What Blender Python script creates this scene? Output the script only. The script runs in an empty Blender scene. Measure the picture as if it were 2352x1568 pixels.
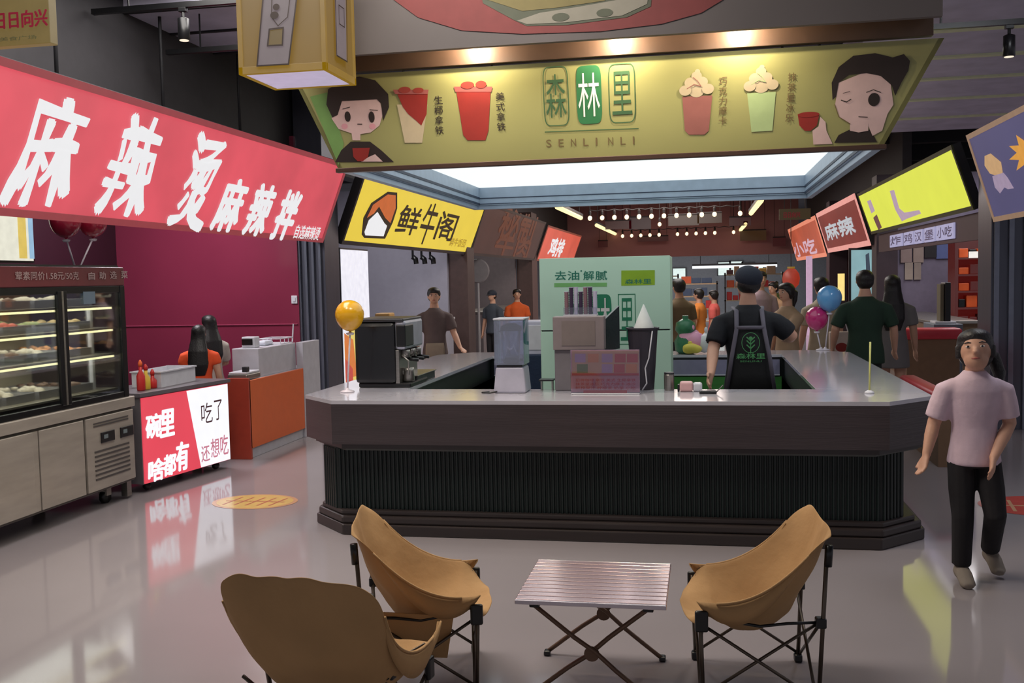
import bpy, bmesh, math, random
from mathutils import Vector, Matrix, noise
random.seed(7)
C = bpy.context.scene.collection
V = Vector
PI = math.pi
# ------------------------------------------------------------------ camera
FPX, YAW, PITCH, ROLL, H = 2280.0, math.radians(10.94), math.radians(3.615), math.radians(1.212), 1.65
fwd = V((-math.sin(YAW)*math.cos(PITCH), math.cos(YAW)*math.cos(PITCH), -math.sin(PITCH)))
rt0 = V((math.cos(YAW), math.sin(YAW), 0)); up0 = rt0.cross(fwd)
RT = rt0*math.cos(ROLL) - up0*math.sin(ROLL); UP = up0*math.cos(ROLL) + rt0*math.sin(ROLL)
cam = bpy.data.cameras.new('camera'); co = bpy.data.objects.new('camera', cam); C.objects.link(co)
cam.sensor_width = 36; cam.lens = FPX/2352*36; cam.clip_end = 200; cam.clip_start = .05
M = Matrix((RT, UP, -fwd)).transposed().to_4x4(); M.translation = (0, 0, H); co.matrix_world = M
bpy.context.scene.camera = co
# ------------------------------------------------------------------ world, lights, exposure
vs = bpy.context.scene.view_settings
vs.view_transform = 'Standard'; vs.look = 'None'; vs.gamma = 1; vs.use_curve_mapping = False; vs.exposure = 0.0
w = bpy.data.worlds.new('world'); bpy.context.scene.world = w; w.use_nodes = True
w.node_tree.nodes['Background'].inputs[0].default_value = (.80, .78, .86, 1)
w.node_tree.nodes['Background'].inputs[1].default_value = .40
def area(name, loc, sx, sy, power, col=(1, .97, .93), rot=(0, 0, 0)):
    l = bpy.data.lights.new(name, 'AREA'); l.shape = 'RECTANGLE'; l.size = sx; l.size_y = sy; l.energy = power; l.color = col
    o = bpy.data.objects.new(name, l); o.location = loc; o.rotation_euler = rot; C.objects.link(o); return o
area('ceiling_lamp_near', (-1.9, 4.5, 4.1), 2.6, .9, 120, (1, .92, .82))
area('ceiling_lamp_left', (-3.3, 6.6, 3.95), 1.2, 3.0, 100, (1, .95, .9))
area('ceiling_lamp_right', (2.3, 7.5, 3.95), .8, 4.0, 95, (.93, .95, 1))
area('ceiling_lamp_middle', (-1.0, 14.5, 3.9), 3.0, 4.0, 200, (1, .93, .88))
area('ceiling_lamp_far', (-1.0, 25, 3.9), 3.0, 8.0, 450, (1, .85, .78))
area('stall_lamp_crimson', (-5.4, 9.0, 3.3), .8, 1.2, 85, (1, .96, 1))
area('stall_lamp_grey', (-5.0, 14.5, 3.4), .8, 3.0, 85, (1, .97, 1))
area('stall_lamp_grey', (-5.0, 21.5, 3.4), .8, 3.0, 60, (1, .95, .9))
area('stall_lamp_white', (4.2, 15.0, 3.4), .8, 5.0, 80, (1, .96, .98))
area('market_lamp', (-.8, 38.5, 3.9), 6.0, 4.0, 520, (.95, 1, .98))
# ------------------------------------------------------------------ pixel of the photograph -> point on a real plane
def at(px, py, **k):
    d = fwd + RT*(px-1176)/FPX - UP*(py-784)/FPX
    (a, v), = k.items(); i = 'XYZ'.index(a); o = V((0, 0, H)); t = (v-o[i])/d[i]; return o + d*t
# ------------------------------------------------------------------ materials
MATS = {}
def lin(c):
    return tuple(((x/255)/12.92 if x/255 <= .04045 else ((x/255+.055)/1.055)**2.4) for x in c)
def mat(name, col, rough=.5, metal=0, em=0, var=.06, scale=12, bump=0, bscale=40, trans=0, coat=0, stretch=None, alpha=1):
    if name in MATS: return MATS[name]
    m = bpy.data.materials.new(name); m.use_nodes = True; nt = m.node_tree; b = nt.nodes['Principled BSDF']
    c = lin(col); tc = nt.nodes.new('ShaderNodeTexCoord'); src = tc.outputs['Object']
    if stretch:
        mp = nt.nodes.new('ShaderNodeMapping'); mp.inputs['Scale'].default_value = stretch; nt.links.new(src, mp.inputs[0]); src = mp.outputs[0]
    nz = nt.nodes.new('ShaderNodeTexNoise'); nz.inputs['Scale'].default_value = scale; nz.inputs['Detail'].default_value = 3; nt.links.new(src, nz.inputs[0])
    cr = nt.nodes.new('ShaderNodeValToRGB'); cr.color_ramp.elements[0].position = .3; cr.color_ramp.elements[1].position = .7
    cr.color_ramp.elements[0].color = tuple(max(0, x*(1-var)) for x in c)+(1,); cr.color_ramp.elements[1].color = tuple(min(1, x*(1+var)) for x in c)+(1,)
    nt.links.new(nz.outputs['Fac'], cr.inputs[0]); nt.links.new(cr.outputs[0], b.inputs['Base Color'])
    b.inputs['Roughness'].default_value = rough; b.inputs['Metallic'].default_value = metal
    b.inputs['Transmission Weight'].default_value = trans; b.inputs['Coat Weight'].default_value = coat; b.inputs['Coat Roughness'].default_value = .08
    b.inputs['Alpha'].default_value = alpha
    if em:
        nt.links.new(cr.outputs[0], b.inputs['Emission Color']); b.inputs['Emission Strength'].default_value = em
        b.inputs['Base Color'].default_value = (0, 0, 0, 1)
        for l in list(b.inputs['Base Color'].links): nt.links.remove(l)
        b.inputs['Base Color'].default_value = (.03, .03, .03, 1)
    if bump:
        n2 = nt.nodes.new('ShaderNodeTexNoise'); n2.inputs['Scale'].default_value = bscale; n2.inputs['Detail'].default_value = 4; nt.links.new(src, n2.inputs[0])
        bp = nt.nodes.new('ShaderNodeBump'); bp.inputs['Strength'].default_value = bump; bp.inputs['Distance'].default_value = .01
        nt.links.new(n2.outputs['Fac'], bp.inputs['Height']); nt.links.new(bp.outputs[0], b.inputs['Normal'])
    MATS[name] = m; return m
def glass(name, col=(225, 235, 235), a=.12):
    if name in MATS: return MATS[name]
    m = bpy.data.materials.new(name); m.use_nodes = True; nt = m.node_tree; nt.nodes.remove(nt.nodes['Principled BSDF'])
    g = nt.nodes.new('ShaderNodeBsdfGlossy'); g.inputs['Roughness'].default_value = .03; g.inputs[0].default_value = (1, 1, 1, 1)
    t = nt.nodes.new('ShaderNodeBsdfTransparent'); t.inputs[0].default_value = lin(col)+(1,)
    f = nt.nodes.new('ShaderNodeLayerWeight'); f.inputs[0].default_value = .25
    mx = nt.nodes.new('ShaderNodeMixShader'); mu = nt.nodes.new('ShaderNodeMath'); mu.operation = 'MULTIPLY_ADD'; mu.inputs[1].default_value = .6; mu.inputs[2].default_value = a
    nt.links.new(f.outputs['Fresnel'], mu.inputs[0]); nt.links.new(mu.outputs[0], mx.inputs[0]); nt.links.new(t.outputs[0], mx.inputs[1]); nt.links.new(g.outputs[0], mx.inputs[2])
    nt.links.new(mx.outputs[0], nt.nodes['Material Output'].inputs[0]); MATS[name] = m; return m
# ------------------------------------------------------------------ object helpers
OFF = {}
def tag(o, label=None, cat=None, group=None, kind=None):
    if label: o['label'] = label
    if cat: o['category'] = cat
    if group: o['group'] = group
    if kind: o['kind'] = kind
    return o
def thing(name, label, cat, loc=(0, 0, 0), rz=0, group=None, local=False):
    o = bpy.data.objects.new(name, None); o.empty_display_size = .1; C.objects.link(o); o.location = loc; o.rotation_euler = (0, 0, rz)
    OFF[o.name] = V((0, 0, 0)) if local else V(loc)
    return tag(o, label, cat, group)
def finish(name, me, m, parent):
    for k in (m if isinstance(m, (list, tuple)) else [m]): me.materials.append(k)
    o = bpy.data.objects.new(name, me); C.objects.link(o)
    off = V((0, 0, 0))
    if parent is not None:
        off = OFF.get(parent.name, V((0, 0, 0))); o.parent = parent; me.transform(Matrix.Translation(-off))
    OFF[o.name] = off
    return o
def dup(root, loc=None, rz=None, label=None, group=None):
    r = root.copy(); C.objects.link(r)
    if loc is not None: r.location = loc
    if rz is not None: r.rotation_euler = (0, 0, rz)
    if label: r['label'] = label
    if group: r['group'] = group
    for ch in list(root.children):
        c = ch.copy(); C.objects.link(c); c.parent = r
        for g in list(ch.children):
            d = g.copy(); C.objects.link(d); d.parent = c
    return r
class MB:
    def __init__(s): s.b = bmesh.new()
    def box(s, x0, x1, y0, y1, z0, z1):
        v = [s.b.verts.new(p) for p in ((x0, y0, z0), (x1, y0, z0), (x1, y1, z0), (x0, y1, z0), (x0, y0, z1), (x1, y0, z1), (x1, y1, z1), (x0, y1, z1))]
        for f in ((0, 3, 2, 1), (4, 5, 6, 7), (0, 1, 5, 4), (1, 2, 6, 5), (2, 3, 7, 6), (3, 0, 4, 7)): s.b.faces.new([v[i] for i in f])
        return s
    def hexa(s, p):  # 8 points, bottom 4 then top 4
        v = [s.b.verts.new(q) for q in p]
        for f in ((0, 3, 2, 1), (4, 5, 6, 7), (0, 1, 5, 4), (1, 2, 6, 5), (2, 3, 7, 6), (3, 0, 4, 7)): s.b.faces.new([v[i] for i in f])
        return s
    def prism(s, poly, z0, z1):  # polygon in xy
        a = [s.b.verts.new((x, y, z0)) for x, y in poly]; t = [s.b.verts.new((x, y, z1)) for x, y in poly]; n = len(poly)
        s.b.faces.new(a[::-1]); s.b.faces.new(t)
        for i in range(n): s.b.faces.new([a[i], a[(i+1) % n], t[(i+1) % n], t[i]])
        return s
    def slabM(s, poly, Mx, d0, d1):  # polygon in plane frame Mx, extruded along its normal
        n = len(poly); a = [s.b.verts.new(Mx @ V((x, y, d0))) for x, y in poly]; t = [s.b.verts.new(Mx @ V((x, y, d1))) for x, y in poly]
        s.b.faces.new(a[::-1]); s.b.faces.new(t)
        for i in range(n): s.b.faces.new([a[i], a[(i+1) % n], t[(i+1) % n], t[i]])
        return s
    def loft(s, path, seg=10, side=None, caps=True):  # path: (point, ra, rb); side: preferred lateral axis
        pts = [V(p[0]) for p in path]; rings = []; prev = V(side) if side else V((1, 0, 0))
        for i, p in enumerate(path):
            t = (pts[min(i+1, len(pts)-1)] - pts[max(i-1, 0)]).normalized()
            sx = prev - t*prev.dot(t)
            if sx.length < .05: sx = t.orthogonal()
            sx.normalize(); sy = t.cross(sx); prev = sx if not side else V(side)
            if side and (V(side) - t*V(side).dot(t)).length < .05: prev = sx
            ra = p[1]; rb = p[2] if len(p) > 2 else ra
            rings.append([s.b.verts.new(pts[i] + sx*ra*math.cos(2*PI*k/seg) + sy*rb*math.sin(2*PI*k/seg)) for k in range(seg)])
        for a, b in zip(rings, rings[1:]):
            for k in range(seg): s.b.faces.new([a[k], a[(k+1) % seg], b[(k+1) % seg], b[k]])
        if caps: s.b.faces.new(rings[0][::-1]); s.b.faces.new(rings[-1])
        return s
    def tube(s, pts, r, seg=8): return s.loft([(p, r) for p in pts], seg)
    def lathe(s, prof, c=(0, 0, 0), seg=20):
        rings = []; c = V(c)
        for r, z in prof: rings.append([s.b.verts.new(c+V((r*math.cos(2*PI*k/seg), r*math.sin(2*PI*k/seg), z))) for k in range(seg)])
        for a, b in zip(rings, rings[1:]):
            for k in range(seg): s.b.faces.new([a[k], a[(k+1) % seg], b[(k+1) % seg], b[k]])
        s.b.faces.new(rings[0][::-1]); s.b.faces.new(rings[-1]); return s
    def ball(s, c, r, sub=2, rot=None):
        r = (r, r, r) if not isinstance(r, (tuple, list)) else r
        Mx = Matrix.Translation(c) @ (rot.to_4x4() if rot else Matrix()) @ Matrix.Diagonal((*r, 1))
        bmesh.ops.create_icosphere(s.b, subdivisions=sub, radius=1, matrix=Mx); return s
    def mesh(s):
        bmesh.ops.recalc_face_normals(s.b, faces=s.b.faces[:]); me = bpy.data.meshes.new('m'); s.b.to_mesh(me); s.b.free(); return me
    def build(s, name, m, parent=None, bevel=0, smooth=False, bseg=2, sharp=None):
        if bevel: bmesh.ops.bevel(s.b, geom=s.b.edges[:], offset=bevel, segments=bseg, affect='EDGES', profile=.5, clamp_overlap=True)
        me = s.mesh(); me.name = name
        if smooth: me.polygons.foreach_set('use_smooth', [True]*len(me.polygons))
        return finish(name, me, m, parent)
    def remesh(s, name, m, parent, vox=.01, sm=4):
        me = s.mesh(); o = bpy.data.objects.new('tmp', me); C.objects.link(o)
        r = o.modifiers.new('r', 'REMESH'); r.mode = 'VOXEL'; r.voxel_size = vox
        if sm: k = o.modifiers.new('s', 'SMOOTH'); k.iterations = sm; k.factor = .5
        dg = bpy.context.evaluated_depsgraph_get(); n = bpy.data.meshes.new_from_object(o.evaluated_get(dg)); bpy.data.objects.remove(o)
        n.name = name; n.materials.clear(); n.polygons.foreach_set('use_smooth', [True]*len(n.polygons)); return finish(name, n, m, parent)
def box(name, m, parent, x0, x1, y0, y1, z0, z1, bevel=.003):
    return MB().box(x0, x1, y0, y1, z0, z1).build(name, m, parent, bevel)
def struct(o): o['kind'] = 'structure'; return o
# ------------------------------------------------------------------ printing on flat faces
def frame(O, U, Vv):
    U = V(U).normalized(); Vv = V(Vv); Vv = (Vv-U*Vv.dot(U)).normalized(); N = U.cross(Vv)
    m = Matrix((U, Vv, N)).transposed().to_4x4(); m.translation = O; return m
TXT = {}
def glyphs(s, bold):
    k = (s, bold)
    if k not in TXT:
        cu = bpy.data.curves.new('t', 'FONT'); cu.body = s; cu.size = 1; cu.resolution_u = 3; cu.fill_mode = 'BOTH'
        o = bpy.data.objects.new('t', cu); C.objects.link(o); dg = bpy.context.evaluated_depsgraph_get()
        me = bpy.data.meshes.new_from_object(o.evaluated_get(dg)); bpy.data.objects.remove(o)
        vs_ = [v.co.copy() for v in me.vertices]; fs = [tuple(p.vertices) for p in me.polygons]
        x0 = min(v.x for v in vs_); x1 = max(v.x for v in vs_); y0 = min(v.y for v in vs_); y1 = max(v.y for v in vs_)
        TXT[k] = ([((v.x-x0)/(x1-x0), (v.y-y0)/(y1-y0)) for v in vs_], fs)
    return TXT[k]
class Face:
    """a printed face: plane frame M, layers of polygons and glyphs a millimetre above each other"""
    def __init__(s, M, parent): s.M = M; s.I = M.inverted(); s.p = parent; s.lay = {}; s.n = s.M.to_3x3() @ V((0, 0, 1)); s.seq = 0
    def px(s, x, y):
        d = fwd + RT*(x-1176)/FPX - UP*(y-784)/FPX; o = V((0, 0, H)); t = (s.M.translation-o).dot(s.n)/d.dot(s.n); q = s.I @ (o+d*t); return (q.x, q.y)
    def _g(s, name, m): return s.lay.setdefault((name, m), ([], []))
    def poly(s, name, m, pts, z=.002, px=True):
        if px: pts = [s.px(*p) for p in pts]
        v, f = s._g(name, m); b = len(v); v += [(x, y, z) for x, y in pts]; f.append(tuple(range(b, b+len(pts)))); return s
    def oval(s, name, m, a, b, z=.002, px=True, n=24, rot=0, rnd=1.0):
        if px: a = s.px(*a); b = s.px(*b)
        cx, cy, rx, ry = (a[0]+b[0])/2, (a[1]+b[1])/2, abs(b[0]-a[0])/2, abs(b[1]-a[1])/2; P = []
        for i in range(n):
            t = 2*PI*i/n; c, q = math.cos(t), math.sin(t); c = math.copysign(abs(c)**rnd, c); q = math.copysign(abs(q)**rnd, q)
            x, y = c*rx, q*ry; P.append((cx+x*math.cos(rot)-y*math.sin(rot), cy+x*math.sin(rot)+y*math.cos(rot)))
        return s.poly(name, m, P, z, False)
    def line(s, name, m, pts, wd, z=.003, px=True, taper=False):
        if px: pts = [s.px(*p) for p in pts]
        v, f = s._g(name, m)
        for k, (a, b) in enumerate(zip(pts, pts[1:])):
            d = V((b[0]-a[0], b[1]-a[1])); n = V((-d.y, d.x)).normalized()*wd/2; e = d.normalized()*wd*.4; i = len(v)
            for q in (V(a)-e+n, V(a)-e-n, V(b)+e-n, V(b)+e+n): v.append((q.x, q.y, z+.00005*k))
            f.append((i, i+1, i+2, i+3))
        return s
    def text(s, name, m, t, a, b, z=.003, bold=.0, shear=0, px=True, wob=0):  # a: lower left, b: upper right
        if px: a = s.px(*a); b = s.px(*b)
        vv, ff = glyphs(t, 0); v, f = s._g(name, m); hgt = abs(b[1]-a[1]); nb = 0 if not bold else (4 if hgt < .12 else 8)
        for c_ in range(nb+1):
            dx, dy = (0, 0) if c_ == nb else (bold*hgt*math.cos(2*PI*c_/nb+.4), bold*hgt*.7*math.sin(2*PI*c_/nb+.4)); i = len(v)
            for x, y in vv:
                X = a[0]+x*(b[0]-a[0])+shear*(y-.5)*(b[1]-a[1]); Y = a[1]+y*(b[1]-a[1])
                if wob:
                    q = noise.noise_vector(V((X*2.6, Y*2.6, s.seq))); X += q.x*wob; Y += q.y*wob
                    k_ = 1+.7*math.sin(x*7+y*5+s.seq); dx2, dy2 = dx*k_, dy*k_
                else: dx2, dy2 = dx, dy
                v.append((X+dx2, Y+dy2, z+.0001*c_))
            f += [tuple(k+i for k in q) for q in ff]
        s.seq += 1; return s
    def column(s, name, m, t, top, bot, wd, **k):  # vertical writing, px centre top/bottom, width metres
        a = s.px(*top); b = s.px(*bot); n = len(t); h = (a[1]-b[1])/n
        for i, ch in enumerate(t):
            cx = a[0]+(b[0]-a[0])*(i+.5)/n; y1 = a[1]-h*i; s.text(name, m, ch, (cx-wd/2, y1-h*.82), (cx+wd/2, y1), px=False, **k)
        return s
    def done(s):
        for (name, m), (v, f) in s.lay.items():
            me = bpy.data.meshes.new(name); me.from_pydata([s.M @ V(p) for p in v], [], f); me.update(); finish(name, me, MATS[m] if isinstance(m, str) else m, s.p)
# ------------------------------------------------------------------ shared materials
steel = mat('brushed_steel', (150, 146, 140), .32, .85, var=.08, scale=6, stretch=(1, 1, 14))
dsteel = mat('dark_steel', (70, 70, 74), .35, .7)
black = mat('black_plastic', (16, 16, 18), .35)
white = mat('white_plastic', (205, 205, 212), .35)
skin = mat('skin', (196, 150, 126), .55, var=.05); skin_d = mat('skin_shade', (170, 122, 100), .6)
hairm = mat('black_hair', (22, 17, 18), .45, bump=.3, bscale=90)
eyew = mat('eye_white', (220, 215, 210), .3); eyeb = mat('eye_dark', (25, 18, 16), .3); lips = mat('lips', (160, 84, 78), .5)
ink = mat('ink_black', (38, 28, 26), .6); inkd = mat('ink_dark_green', (52, 88, 56), .6)
print_red = mat('print_red', (138, 36, 30), .6); print_skin = mat('print_skin', (206, 178, 176), .6); print_white = mat('print_white', (226, 224, 218), .6)
red_p = mat('red_plastic', (190, 40, 38), .4); orange_p = mat('orange_plastic', (226, 96, 40), .45)
# ================================================================== SETTING
def floor_mat():
    m = mat('polished_floor', (146, 139, 142), .1, var=.05, scale=.7); b = m.node_tree.nodes['Principled BSDF']; nt = m.node_tree
    b.inputs['Specular IOR Level'].default_value = .75
    n = nt.nodes.new('ShaderNodeTexNoise'); n.inputs['Scale'].default_value = 2.2; r = nt.nodes.new('ShaderNodeMapRange'); r.inputs[3].default_value = .05; r.inputs[4].default_value = .12
    nt.links.new(nt.nodes['Texture Coordinate'].outputs['Object'], n.inputs[0]); nt.links.new(n.outputs['Fac'], r.inputs[0]); nt.links.new(r.outputs[0], b.inputs['Roughness']); return m
FM = floor_mat()
struct(MB().box(-12, 9, -4, 46, -.12, 0).build('floor', FM))
CM = mat('dark_ceiling_paint', (84, 83, 92), .8, var=.12, scale=1.5)
struct(MB().box(-12, 9, -4, 46, 4.3, 4.4).build('ceiling', CM))
GREYC = mat('grey_duct_paint', (200, 196, 216), .6, var=.12, scale=3)
beamm = mat('black_beam_paint', (34, 34, 38), .6)
# ducts and beams under the ceiling
t = thing('ceiling_duct', 'pale grey ceiling duct above the crimson food stall sign', 'duct', (-5.2, 8.4, 3.9))
box('duct_body', GREYC, t, -9.5, -1.6, 7.4, 8.9, 3.85, 4.15); 
for y in (7.38, 8.1, 8.88): box('duct_seam_or_reflection', beamm, t, -9.5, -1.6, y, y+.04, 3.835, 3.85, 0)
t = thing('ceiling_duct', 'pale grey ceiling duct beyond the canopy beside the purple sign', 'duct', (4, 9.5, 3.8))
box('duct_body', GREYC, t, 1.5, 8.0, 7.2, 16.5, 3.8, 4.1)
for y in (8.4, 9.6, 10.8, 12.0, 13.4, 15.0): box('duct_seam_or_reflection', mat('painted_green_reflection', (225, 232, 190), .5), t, 1.5, 8.0, y, y+.10, 3.78, 3.81, 0)  # pale green strips paint the yellow-green reflections seen on this part of the ceiling
for i, y in enumerate((10.2, 13.2, 16.2, 19.2, 22.2, 25.2, 28.2, 31.2)):
    struct(MB().box(-9, 7, y, y+.22, 3.95, 4.3).build('trim_%d' % (i+1), beamm))
box('wall_header', mat('charcoal_panel', (56, 54, 58), .7), None, -4.75, -4.55, 4.2, 34, 3.02, 4.3)['kind'] = 'structure'
box('wall_header_right', MATS['charcoal_panel'], None, 3.35, 3.5, 18, 34, 3.05, 4.3)['kind'] = 'structure'
# drop rods
for k, (px, y0, y1) in enumerate(((368, 80, 250), (545, 125, 270), (129, 140, 175))):
    a = at(px, y0, X=-4.35); b = at(px, y1, X=-4.35)
    tag(MB().tube([(a.x, a.y, 4.3), (a.x, a.y, 2.95)], .014, 8).build('threaded_rod', beamm, None, smooth=True), ['threaded hanger rod above the middle of the red stall sign', 'threaded hanger rod beside the yellow hanging lantern', 'short hanger rod near the corner of the small yellow sign'][k], 'rod')
# track lights
def track(a, b, lab):
    t = thing('track_rail', lab, 'lamp rail', a); MB().box(min(a[0], b[0]), max(a[0], b[0]), a[1]-.02, a[1]+.02, a[2]-.02, a[2]+.02).build('rail', black, t)
    for x in (a[0]+.3, b[0]-.15): MB().tube([(x, a[1], a[2]), (x, a[1], 4.3)], .008, 6).build('hanger', black, t)
def spot(p, lab):
    t = thing('track_spotlight', lab, 'spotlight', p, group='black spotlights on the ceiling rails')
    MB().box(p[0]-.03, p[0]+.03, p[1]-.02, p[1]+.02, p[2]-.03, p[2]).build('adapter', black, t, .003)
    MB().tube([(p[0], p[1], p[2]-.03), (p[0], p[1], p[2]-.08)], .012, 8).build('stem', black, t)
    MB().lathe([(.02, 0), (.042, -.01), (.044, -.16), (.036, -.165)], (p[0], p[1], p[2]-.07), 16).build('lamp_body', black, t, smooth=True)
    MB().lathe([(.034, 0), (.034, -.003)], (p[0], p[1], p[2]-.236), 16).build('lens', mat('lamp_lens', (240, 225, 200), .3, em=1.2), t)
track((-4.5, 6.9, 3.72), (-3.0, 6.9, 3.72), 'black lamp rail over the red stall sign'); spot((-3.76, 6.9, 3.70), 'black spotlight hanging over the red stall sign')
track((1.5, 8.2, 3.5), (3.2, 8.2, 3.5), 'black lamp rail above the purple sign'); a = at(2318, 72, Y=8.2); spot((a.x, 8.2, 3.48), 'black spotlight above the purple sign')
track((-4.3, 7.6, 3.56), (-3.2, 7.6, 3.56), 'short black rail behind the yellow lantern')
# ------------------------------------------------------------------ small hanging yellow sign top left
Y0 = 4.6
t = thing('hanging_sign', 'small yellow hanging sign with pink writing near the ceiling', 'sign', at(50, 100, Y=Y0)); ys = mat('sign_yellow_paper', (176, 150, 84), .6, em=.35)
p0 = at(-140, 108, Y=Y0); p1 = at(117, 108, Y=Y0); zt = at(60, -60, Y=Y0).z; zb = (p0.z+p1.z)/2
MB().box(p0.x, p1.x, Y0, Y0+.06, zb, zt).build('sign_board', ys, t, .004)
f = Face(frame((p0.x, Y0-.002, zb), (1, 0, 0), (0, 0, 1)), t); mat('print_magenta', (176, 40, 70), .6)
f.text('lettering', 'print_magenta', '日日向兴', (-8, 68), (108, 20), bold=.04); mat('print_faded_green', (112, 120, 84), .6)
f.text('small_lettering', 'print_faded_green', '美食广场', (0, 96), (84, 80), bold=.01)
f.done()
for x in (p0.x+.1, p1.x-.08): MB().tube([(x, Y0+.03, zt), (x, Y0+.03, 4.3)], .004, 6).build('wire', black, t)
# ------------------------------------------------------------------ yellow hanging lantern
YL = 5.02
a = at(548, 168, Y=YL); b = at(750, 163, Y=YL); x0, x1, zb = a.x, b.x, (a.z+b.z)/2; y1 = YL+.46; zt = zb+.78
t = thing('hanging_lantern', 'square yellow box lantern with a drawn paper strip on its face', 'lantern', ((x0+x1)/2, YL+.22, zb))
yl = mat('lantern_yellow', (168, 126, 20), .85, em=.42, var=.08, scale=3); yd = mat('lantern_edge', (120, 88, 24), .5)
MB().box(x0+.01, x1-.01, YL+.01, y1-.01, zb+.03, zt).build('lantern_body', yl, t)
fr = MB()
for (u0, u1, w0, w1) in ((x0, x0+.025, YL, YL+.025), (x1-.025, x1, YL, YL+.025), (x0, x0+.025, y1-.025, y1), (x1-.025, x1, y1-.025, y1)): fr.box(u0, u1, w0, w1, zb, zt)
fr.box(x0, x1, YL, YL+.025, zb, zb+.04).box(x0, x1, y1-.025, y1, zb, zb+.04).box(x0, x0+.025, YL, y1, zb, zb+.04).box(x1-.025, x1, YL, y1, zb, zb+.04)
fr.build('lantern_frame', mat('lantern_frame_yellow', (176, 134, 20), .8, em=.5), t, .002)
MB().box(x0+.025, x1-.025, YL+.025, y1-.025, zb+.004, zb+.02).build('diffuser', mat('lantern_diffuser', (192, 178, 206), .4, em=.8), t)
MB().tube([((x0+x1)/2, (YL+y1)/2, zt), ((x0+x1)/2, (YL+y1)/2, 4.3)], .012).build('hanging_pole', black, t)
f = Face(frame((x0, YL, zb), (1, 0, 0), (0, 0, 1)), t); mat('paper_lilac', (168, 150, 156), .8, em=.35); mat('lantern_spot', (190, 150, 40), .6, em=.2)
f.poly('paper_strip', 'paper_lilac', [(592, 152), (664, 148), (686, -30), (608, -30)], .004)
f.line('drawn_lines', 'ink_black', [(608, -30), (592, 152), (664, 148), (686, -30)], .008, .008)
f.line('drawn_lines', 'ink_black', [(620, 68), (652, 64), (650, 104), (616, 106), (620, 68)], .008, .008)
f.poly('paper_square', 'lantern_spot', [(621, 70), (650, 66), (648, 102), (618, 104)], .006)
f.line('drawn_lines', 'ink_black', [(626, -10), (625, 40), (640, 60), (662, 40), (668, -10)], .005, .008)
f.oval('ink_spot', 'ink_black', (628, 10), (644, 24), .009); f.oval('ink_spot', 'ink_black', (622, 28), (642, 44), .009); f.done()
g = Face(frame((x1, YL, zb), (0, 1, 0), (0, 0, 1)), t)
g.poly('paper_strip', 'paper_lilac', [(.14, .10), (.30, .10), (.33, .74), (.15, .74)], .004, False).line('drawn_lines', 'ink_black', [(.15, .74), (.14, .10), (.30, .10), (.33, .74)], .008, .008, False)
g.line('drawn_lines', 'ink_black', [(.19, .28), (.27, .28), (.27, .38), (.19, .38), (.19, .28)], .006, .009, False).oval('ink_spot', 'ink_black', (.19, .44), (.25, .58), .009, False); g.done()
# ================================================================== BULKHEAD + CANOPY OVER THE ISLAND
bk = mat('bulkhead_grey', (98, 92, 92), .7, var=.06, scale=2); brown = mat('dark_brown_strip', (74, 56, 44), .4, var=.08, scale=8)
bxr = at(2165, 60, Y=5.72).x
o = struct(MB().box(-2.45, bxr, 5.72, 5.76, 2.997, 4.3).box(-2.45, bxr, 5.76, 6.12, 3.075, 4.3).build('wall_bulkhead', bk, None))
t = thing('light_pelmet', 'dark brown strip lit by three warm spots above the green banner', 'pelmet', (-.5, 6.0, 2.95))
MB().box(-2.45, bxr+.0, 5.93, 5.985, 2.945, 3.075).build('strip_board', brown, t, .002)
glow = mat('spot_glow', (255, 226, 170), .3, em=6)
for gx in (-1.33, -.47, .22):
    MB().lathe([(.022, 0), (.026, .012), (.026, .0125)], (gx, 5.82, 3.060), 16).build('spot_lamp', glow, t, smooth=True)
    l = bpy.data.lights.new('pelmet_spot', 'POINT'); l.energy = 20; l.color = (1, .82, .58); l.shadow_soft_size = .012
    lo = bpy.data.objects.new('pelmet_spot', l); lo.location = (gx, 5.82, 3.04); C.objects.link(lo)
    l = bpy.data.lights.new('added_banner_wash', 'AREA'); l.energy = 1.2; l.color = (1, .9, .74); l.shape = 'RECTANGLE'; l.size = .35; l.size_y = .05; lo = bpy.data.objects.new('added_banner_wash', l); lo.location = (gx, 5.70, 2.985); lo.rotation_euler = (math.radians(16), 0, 0); C.objects.link(lo)  # extra wash without a fixture, added to brighten the banner
# artwork printed on the bulkhead
f = Face(frame((-2.45, 5.717, 3.0), (1, 0, 0), (0, 0, 1)), o); mat('art_red', (122, 58, 58), .7); mat('art_cream', (138, 134, 122), .7); mat('art_olive', (118, 108, 68), .7); mat('art_green', (82, 86, 72), .7)
f.poly('mural', 'art_red', [(880, -160), (905, 0), (960, 40), (1060, 70), (1200, 78), (1380, 72), (1520, 55), (1610, 30), (1660, 0), (1690, -160)])
f.poly('mural', 'art_green', [(1060, -160), (1110, 8), (1180, 46), (1210, 60), (1300, 58), (1440, 40), (1495, 15), (1510, -160)], .004)
f.poly('mural', 'art_olive', [(1090, -160), (1120, 0), (1200, 26), (1280, 18), (1390, 2), (1410, -160)], .006)
f.poly('mural', 'art_cream', [(1188, 48), (1240, 30), (1330, 16), (1420, 0), (1490, -10), (1486, 10), (1430, 36), (1300, 52), (1210, 56)], .006)
f.oval('mural', 'art_green', (1268, 32), (1308, 48), .008); f.oval('mural', 'art_green', (1370, 22), (1408, 38), .008); f.done()
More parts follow.
